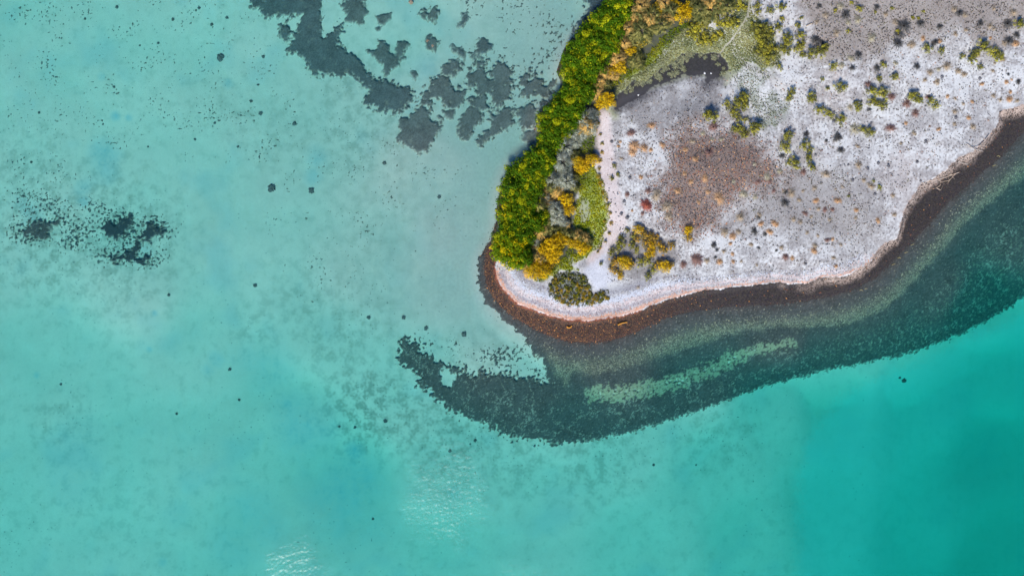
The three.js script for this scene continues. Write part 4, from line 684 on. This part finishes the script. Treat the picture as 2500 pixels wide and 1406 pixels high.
tufts('tan', [1885,730,60, 1990,850,58, 2010,950,45, 1530,360,20], 1150, 300);
tufts('orange', [240,245,34, 380,245,22, 985,210,30, 1205,130,36, 1425,290,25, 350,60,28, 1385,15,22, 880,100,25], 1700, 580);
tufts('tan', [185,75,42, 290,140,28, 370,175,22, 20,230,48, 460,240,18, 620,275,18, 1215,75,28, 1410,205,25, 1475,75,18, 560,70,25], 1700, 580);
tufts('tan', [1700,505,20, 2400,235,30], 1150, 580);

// ------------------------------------------------------------------ marsh cushions round the mud, low cushions at the point
const cushionSet = many(4, () => leafyCrown({ lobes: 16, leaves: 34, height: 1, lobe: 0.3, leafL: 0.2, leafW: 0.1, share: 0.35, sparkle: 0.1, dark: [0.30, 0.31, 0.18], mid: [0.38, 0.39, 0.22], light: [0.50, 0.48, 0.26] }));
kind('marsh', cushionSet, leafMat(), wood, ['foliage', 'stems']);
const MARSH = [1060,760,40, 1092,792,34, 1140,690,30, 1118,722,24, 1172,692,22, 1252,670,38, 1220,638,34, 1290,612,38, 1345,592,50, 1320,688,34, 1332,712,26, 1265,732,30, 1215,756,42, 1180,745,20, 1550,580,26, 1640,578,38, 1680,650,26, 1732,742,34, 1500,558,26, 1412,550,35, 790,900,40, 910,842,40, 980,822,35, 1736,690,20, 1160,602,30, 1110,642,35, 1312,640,25, 1372,540,30, 850,850,30, 740,930,26];
for (let i = 0; i < MARSH.length; i += 3) { const r = MARSH[i + 2] / 4.16; plant('marsh', 'marsh_cushion', 1350 + MARSH[i] / 4.16, MARSH[i + 1] / 4.16, r * S * 0.98, 0.22, sized(r, 6.6, 9) + 'olive marsh cushion', 'marsh plant', 'marsh cushions round the mud pool', undefined, 0.1); }
kind('cushion', many(4, () => leafyCrown({ lobes: 14, leaves: 30, height: 1, lobe: 0.32, leafL: 0.26, leafW: 0.11, share: 0.5, sparkle: 0.2, dark: [0.06, 0.085, 0.03], mid: [0.20, 0.19, 0.02], light: [0.72, 0.44, 0.02] })), leafMat(), wood, ['foliage', 'stems']);
const greenCushion = leafMat({ color: new THREE.Color(0.62, 0.85, 1) });
for (let n = 0, k = 0; n < 900 && k < 66; n++) {
  const px = R(1330, 1490), py = R(660, 750), x = toX(px, 1), z = toZ(py, 1);
  if (CUSHIONS(x, z) < 0.15 || !fresh(px, py, 5, 7.2)) continue;
  const warm = rnd() < lerp(0.15, 0.85, smooth(670, 735, py)); k++;
  plant('cushion', 'beach_cushion', px, py, R(0.24, 0.42), R(0.25, 0.42), warm ? 'gold-flecked cushion bush' : 'grey-green cushion bush', 'bush', 'low cushion bushes behind the shingle', warm ? undefined : greenCushion, 0.2);
}
for (const [x, y, r] of [[1470,372,5],[1466,392,6],[1463,412,5],[1462,430,6],[1466,448,6],[1472,470,5],[1484,500,4],[1490,520,5],[1492,545,5],[1488,570,5],[1478,590,4],[1466,606,4],[1462,302,4],[1466,328,4],[1470,350,5],[1476,540,4],[1482,486,4],[1460,615,4]]) plant('cushion', 'path_bush', x, y, r * S, R(0.3, 0.5), 'gold-flecked bush on the pink path edge', 'bush', 'gold-flecked bushes lining the pink sand path', undefined, 0.2);
// ------------------------------------------------------------------ grass, succulents, gravel: too many to count
function scatter(name, label, category, geometry, material, list) {          // list of [x, y, z, sx, sy, sz, turn, color]
  const m = new THREE.InstancedMesh(geometry, material, list.length), q = new THREE.Object3D(), c = new THREE.Color();
  list.forEach(([x, y, z, sx, sy, sz, turn, col], i) => { q.position.set(x, y, z); q.rotation.set(0, turn, 0); q.scale.set(sx, sy, sz); q.updateMatrix(); m.setMatrixAt(i, q.matrix); m.setColorAt(i, c.setRGB(...col)); });
  return stuff(m, name, label, category);
}
function tuftGeometry(n, w, h) { const b = new Builder(); for (let k = 0; k < n; k++) { const a = R(0, 6.28), q = R(0.2, 1), y = h * R(0.5, 1); b.blade([0, 0, 0], [Math.cos(a) * q, y, Math.sin(a) * q], [Math.cos(a) * q * 0.5, y * 0.8, Math.sin(a) * q * 0.5], w, w * 0.3, tint([1, 1, 1], R(0.8, 1))); } return b.build(); }
{
  const grass = [], lawn = [];
  for (const G of GRASS) {
    const [x0, z0, x1, z1] = G.box, n = Math.round((x1 - x0) * (z1 - z0) * 48);
    for (let k = 0; k < n; k++) {
      const x = R(x0 - 0.4, x1 + 0.4), z = R(z0 - 0.4, z1 + 0.4), g = G(x, z) + 0.5 * noise(x, z);
      if (g < 0 || (G === GRASS[0] && Math.hypot((x - toX(1425)) / 1.1, (z - toZ(515)) / 2.4) < 0.75 + 0.5 * noise(x * 1.5, z * 1.5) && rnd() < 0.7)) continue;
      const t = clamp(0.45 + 0.6 * noise(x * 0.35, z * 0.35) + R(-0.3, 0.3) + (G === GRASS[0] ? 0.25 : -0.05), 0, 1), s = R(0.10, 0.2);
      grass.push([x, ground(x, z) - 0.02, z, s, R(0.35, 0.7), s, R(0, 6.28), blend([0.18, 0.32, 0.008], [0.70, 0.66, 0.008], t)]);
    }
  }
  scatter('hollow_grass', 'bright green grass filling the hollow behind the scrub', 'grass', tuftGeometry(9, 0.22, 0.3), leafMat(), grass);
  for (let k = 0; k < 60000 && lawn.length < 15000; k++) {
    const x = toX(R(1490, 1960), 0.7), z = toZ(R(-40, 330), 0.7), e = 0.6 * fbm(x * 0.6, z * 0.6, 2), a = LAWN(x, z) + e, b = GREENE(x, z) + 2 * e - 0.4;
    if (MUD(x, z) > -0.4 || BELT(x, z) > 0.4 || -TRAIL(x, z) < 0.16 || (a < 0 && (b < 0 || rnd() < 0.75))) continue;
    const s = R(0.1, 0.22), t = clamp(0.5 + 0.7 * noise(x * 0.3, z * 0.3) + R(-0.3, 0.3), 0, 1);
    lawn.push([x, ground(x, z) - 0.02, z, s, R(0.2, 0.5), s, R(0, 6.28), a > 0 ? blend([0.27, 0.31, 0.12], [0.60, 0.57, 0.23], t) : blend([0.30, 0.33, 0.22], [0.48, 0.50, 0.32], t)]);
  }
  for (let k = 0; k < 3800; k++) {                                        // sparse sprouts between the cushions of the point
    const x = toX(R(1320, 1500), 1), z = toZ(R(640, 755), 1), c = CUSHIONS(x, z) + 0.4 * noise(x, z);
    if (c < -0.1) continue;
    const s = R(0.08, 0.18); lawn.push([x, ground(x, z) - 0.02, z, s, R(0.5, 0.9), s, R(0, 6.28), blend([0.10, 0.14, 0.07], [0.34, 0.33, 0.10], rnd())]);
  }
  scatter('salt_meadow', 'low olive salt-meadow plants carpeting the ground round the mud', 'ground cover', tuftGeometry(8, 0.24, 0.2), leafMat(), lawn);
}
{
  const stubble = [], box = [toX(1480), toZ(-30), toX(2520), toZ(690)];
  for (let k = 0; k < 60000 && stubble.length < 16000; k++) {
    const x = R(box[0], box[2]), z = R(box[1], box[3]);
    if (B(x, z) < 1.2 || MUD(x, z) > -0.6 || BELT(x, z) > -0.3 || LAWN(x, z) > -0.3 || -PATH(x, z) < 1.6) continue;
    const up = UPPER(x, z) > 0 ? 0.75 : GREYS(x, z) > 0 ? 0.45 : 0.2;
    if (rnd() > up * smooth(-0.5, 0.4, fbm(x * 0.3, z * 0.3, 3) + 0.1)) continue;
    const s = R(0.08, 0.24), q = rnd();
    stubble.push([x, ground(x, z) - 0.02, z, s, R(0.3, 0.7), s, R(0, 6.28), tint(q < 0.4 ? [0.30, 0.25, 0.22] : q < 0.7 ? [0.20, 0.19, 0.19] : q < 0.9 ? [0.46, 0.37, 0.28] : [0.30, 0.30, 0.16], R(0.7, 1.3))]);
  }
  scatter('dry_stubble', 'thin dry stubble scattered over the brown upper field and grey flat', 'dry grass', tuftGeometry(8, 0.16, 0.25), leafMat({ transmission: 0.1 }), stubble);
}
const stones = [stoneGeometry(11), stoneGeometry(23), stoneGeometry(57)], stoneMat = new THREE.MeshStandardMaterial({ roughness: 0.95, flatShading: true });
const gravel = (name, label, n, area, accept) => { const l = []; for (let k = 0; k < n; k++) { const x = R(area[0], area[2]), z = R(area[1], area[3]), a = accept(x, z); if (a) { const s = a[0]; l.push([x, ground(x, z) + s * 0.12, z, s * R(0.7, 1.3), s * R(0.6, 1), s * R(0.7, 1.3), R(0, 6.28), a[1]]); } } scatter(name, label, 'stones', stones[name.length % 3], stoneMat, l); };
gravel('rubble_stones', 'reddish and pale stones covering the dark rubble mound', 34000, grow(RUBBLE.box, 3), (x, z) => {
  const d = RUBBLE(x, z) + 2.4 * fbm(x * 0.16, z * 0.16, 4) + 0.8 * noise(x, z); if (rnd() > 0.42 * smooth(-3, 2, d)) return null;
  const warm = clamp(0.5 + 0.5 * noise(x * 0.25 + 3, z * 0.25), 0, 1), q = rnd(), k = R(0.7, 1.3);
  return [R(0.045, 0.13), tint(q < 0.5 ? [0.07, 0.06, 0.06] : q < 0.5 + 0.42 * warm ? [0.34, 0.13, 0.07] : q < 0.97 - 0.1 * warm ? [0.17, 0.14, 0.13] : [0.66, 0.36, 0.17], k)];
});
gravel('flat_pebbles', 'dark pebbles peppered over the white sand flat', 9000, [toX(1480), toZ(60), toX(2480), toZ(690)], (x, z) => {
  if (B(x, z) < 1 || RUBBLE(x, z) > 0 || MUD(x, z) > -0.5 || BELT(x, z) > -0.3 || LAWN(x, z) > 0) return null;
  if (noise(x * 0.4, z * 0.4) + R(-0.4, 0.4) < 0.02) return null;
  return [Math.pow(rnd(), 2) * 0.12 + 0.045, tint(rnd() < 0.8 ? [0.18, 0.17, 0.175] : [0.34, 0.22, 0.17], R(0.6, 1.5))];
});
gravel('shore_cobbles', 'dark brown cobbles of the wet shore band', 60000, [toX(1170), toZ(270), toX(2560), toZ(850)], (x, z) => {
  const w = W(x, z), b = B(x, z); if (w < -1.2 || b > -0.15 || BELT(x, z) > -0.1) return null;
  const tip = smooth(38, 14, x), q = rnd();
  return [R(0.05, 0.13), tint(q < 0.05 * tip + 0.008 ? [0.58, 0.24, 0.06] : q < 0.2 * tip + 0.05 ? [0.15, 0.055, 0.03] : [0.036, 0.028, 0.025], R(0.6, 1.5))];
});
gravel('beach_shingle', 'pale pink and grey shingle of the storm ridge', 26000, [toX(1200), toZ(620), toX(2180), toZ(800)], (x, z) => {
  const b = B(x, z); if (b < 0 || b > lerp(2.2, 4.2, smooth(36, 22, x)) || BELT(x, z) > 0 || CUSHIONS(x, z) > 0) return null;
  const q = rnd(), k = (b + R(-0.3, 0.3)) / lerp(0.55, 1, smooth(36, 22, x));
  return [R(0.04, 0.1), tint(q < 0.16 ? [0.25, 0.22, 0.23] : k < 0.75 ? (q < 0.75 ? [0.80, 0.36, 0.19] : [0.8, 0.56, 0.44]) : k < 1.5 ? [0.42, 0.34, 0.36] : k < 2.5 ? [0.74, 0.56, 0.5] : k < 3.4 ? [0.66, 0.68, 0.74] : [0.36, 0.34, 0.37], R(0.7, 1.2))];
});
{
  const l = [];
  for (let k = 0; k < 60000 && l.length < 10000; k++) {
    const x = R(toX(1300), toX(2560)), z = R(toZ(350), toZ(950)), r = RUBBLEIN(x, z), q = -CREST(x, z);
    if (r < 0 || W(x, z) > -0.6 || rnd() > smooth(3, 0.2, q) * 0.8 + 0.05) continue;
    const s = R(0.07, 0.17); l.push([x, shelfFloor(x, z) + Math.min(0.22, -W(x, z) * 0.1), z, s, s * 0.7, s, R(0, 6.28), tint(rnd() < 0.55 ? [0.21, 0.205, 0.135] : [0.10, 0.095, 0.08], R(0.6, 1.5))]);
  }
  scatter('sunken_rubble', 'pale rubble stones lying under water along the shore', 'stones', stones[0], stoneMat, l);
}

// ------------------------------------------------------------------ single rocks, branches and wrack
function rock(name, px, py, r, tone, look, category, group, marks = LANDMARKS, squash = 0.65, sink = 0.15) {
  const g = stoneGeometry(Math.round(px * 7 + py), 2, squash), m = new THREE.Mesh(g, tone);
  const p = spot(px, py); m.position.set(p[0], p[1] + r * (squash * 0.5 - sink), p[2]); m.scale.setScalar(r); m.rotation.y = R(0, 6.28); m.name = numbered(name);
  return tagged(m, look, category, group, px, py, marks);
}
const darkStone = mat([0.15, 0.14, 0.145]), dullRock = mat([0.085, 0.10, 0.095]), paleRock = mat([0.75, 0.72, 0.68]), coral = mat([0.5, 0.25, 0.17]);
for (const [x, y, r] of [[663,460,12],[760,465,9],[537,141,11],[612,247,5],[718,302,7],[1072,481,6],[622,697,6],[411,720,5],[900,775,6],[940,1028,6],[2208,929,7],[866,1043,5],[1098,1101,5],[1160,1075,5],[1596,1135,4],[910,1267,4],[828,1041,4],[560,902,5],[430,1010,4],[147,938,4],[583,976,4],[985,775,6],[1040,801,7],[1133,816,8],[938,398,6],[485,19,5],[516,60,5],[553,43,5],[284,17,5],[421,47,5],[206,46,4],[385,105,4],[340,111,3],[277,212,4],[523,300,4],[635,277,6],[642,138,5],[629,207,4],[94,275,4],[360,358,3],[475,340,4],[580,358,4],[2198,922,4],[1148,1084,3],[1700,1135,3],[75,396,4],[250,303,3]]) rock('sunken_rock', x, y, r * S * 0.8, dullRock, sized(r, 4.5, 6.5) + 'dark sunken rock on pale sand', 'rock', 'dark rocks on the sandy sea floor', SEAMARKS, 0.4, 0.08);
for (const [x, y, r] of [[1044,102,5],[1057,113,4.5],[1003,6,5]]) rock('coral_head', x, y, r * S, coral, 'orange coral head in dark weed', 'coral', 'orange coral heads', SEAMARKS, 0.9, 0);
for (const [x, y, r] of [[1721,179,2.6],[1737,179,2],[1559,232,2.2],[1508,668,4]]) rock('pale_stone', x, y, r * S, paleRock, 'pale loose stone', 'stone', 'pale stones');
for (const [x, y, r] of [[2036,296,4],[2052,312,3],[2145,398,4],[2072,402,3],[2120,412,4],[1992,378,3],[2170,405,4],[2240,395,4],[2128,300,3],[1538,434,4],[1517,522,4],[1524,492,4],[1532,531,5],[1493,346,4],[1968,644,3.5],[2028,584,3],[2083,440,4],[2137,474,4],[2249,441,3],[2262,345,4],[2335,287,4],[2394,191,4],[2301,188,4]]) rock('dark_stone', x, y, r * S, darkStone, 'dark loose stone', 'stone', 'dark stones on the white flat');
// bare branches washed against the crumbling cliff, and strips of orange wrack
function branch(name, list, thick, tone, label, twigs = 0) {
  const b = new Builder();
  const P = []; for (let i = 0; i < list.length; i += 2) { const p = spot(list[i], list[i + 1]); P.push([p[0], p[1] + thick * 1.2 + 0.05, p[2]]); }
  for (let i = 1; i < P.length; i++) b.limb(P[i - 1], P[i], thick * (1 - 0.5 * (i - 1) / P.length), thick * (1 - 0.5 * i / P.length), tone);
  for (let k = 0; k < twigs; k++) { const q = P[1 + Math.floor(rnd() * (P.length - 1))], a = R(0, 6.28), l = R(0.5, 1.4), ex = q[0] + Math.cos(a) * l, ez = q[2] + Math.sin(a) * l; b.limb(q, [ex, Math.max(q[1] + R(-0.2, 0.3), ground(ex, ez) + 0.05), ez], thick * 0.45, thick * 0.15, tint(tone, R(0.7, 1.1))); }
  const m = new THREE.Mesh(b.build(), wood); m.name = numbered(name); m.userData = { label, category: name === 'wrack_strip' ? 'seaweed' : 'branch' }; shadows(m); scene.add(m);
}
const zl = (a) => { const o = []; for (let i = 0; i < a.length; i += 2) o.push(2150 + a[i] / 3.8, 230 + a[i + 1] / 3.8); return o; };
branch('bare_branch', zl([800,460, 840,490, 890,515, 950,530]), 0.09, [0.5, 0.42, 0.36], 'bare grey branch leaning over the cliff edge, darkest of its tangle', 5);
branch('bare_branch', zl([1010,375, 970,430, 920,480, 860,500]), 0.08, [0.66, 0.52, 0.42], 'pale bare branch crossing the tangle on the cliff', 6);
branch('bare_branch', zl([730,725, 660,750, 580,780, 480,800, 400,820]), 0.06, [0.72, 0.55, 0.42], 'long pale fallen branch lying along the cliff foot', 10);
branch('bare_branch', zl([700,735, 640,800, 560,815]), 0.05, [0.66, 0.48, 0.34], 'forked pale branch just below the long fallen one', 6);
branch('bare_branch', zl([700,610, 760,640, 810,650]), 0.06, [0.6, 0.5, 0.42], 'thin branch on the dark slope between the two tangles', 4);
branch('bare_branch', zl([560,840, 520,870, 560,890]), 0.06, [0.55, 0.42, 0.32], 'short broken branch under the forked branch', 4);
branch('bare_branch', [1968,64, 1983,57], 0.09, [0.5, 0.38, 0.25], 'short pale log lying on the brown field near the path thicket', 0);
branch('wrack_strip', [1384,797, 1388,800, 1393,799, 1396,795], 0.16, [0.62, 0.25, 0.03], 'curved orange wrack strip on the dark shore, nearer the point', 0);
branch('wrack_strip', [1508,793, 1514,790, 1520,788, 1531,786], 0.16, [0.62, 0.27, 0.04], 'straight orange wrack strip on the dark shore', 0);
for (const [i, [x, y]] of [[2213,617],[2196,629],[2182,646],[2115,705],[2130,707],[2103,708],[2228,598],[2438,381],[2428,405],[2180,665],[2190,680]].entries()) branch('wrack_strip', [x - 4, y + 1, x, y - 1, x + 4, y + (i % 2 ? 2 : -2)], 0.07, [0.38, 0.31, 0.14], ['ring of yellow wrack at the waterline below the gully', 'yellow wrack strip left of the wrack ring', 'yellow wrack strip, the third from the wrack ring', 'yellow wrack clump on the sunken stones off the beach bend, middle one', 'yellow wrack clump on the sunken stones off the beach bend, right one', 'yellow wrack clump on the sunken stones off the beach bend, left one', 'yellow wrack strip right of the wrack ring', 'yellow wrack strip at the waterline below the cliff tangle', 'yellow wrack strip in the shallows below the cliff tangle', 'yellow wrack strip in the shallows straight below the wrack ring', 'yellow wrack strip in the shallows, lowest of its row'][i], 0);

nameThings();
renderer.render(scene, camera);
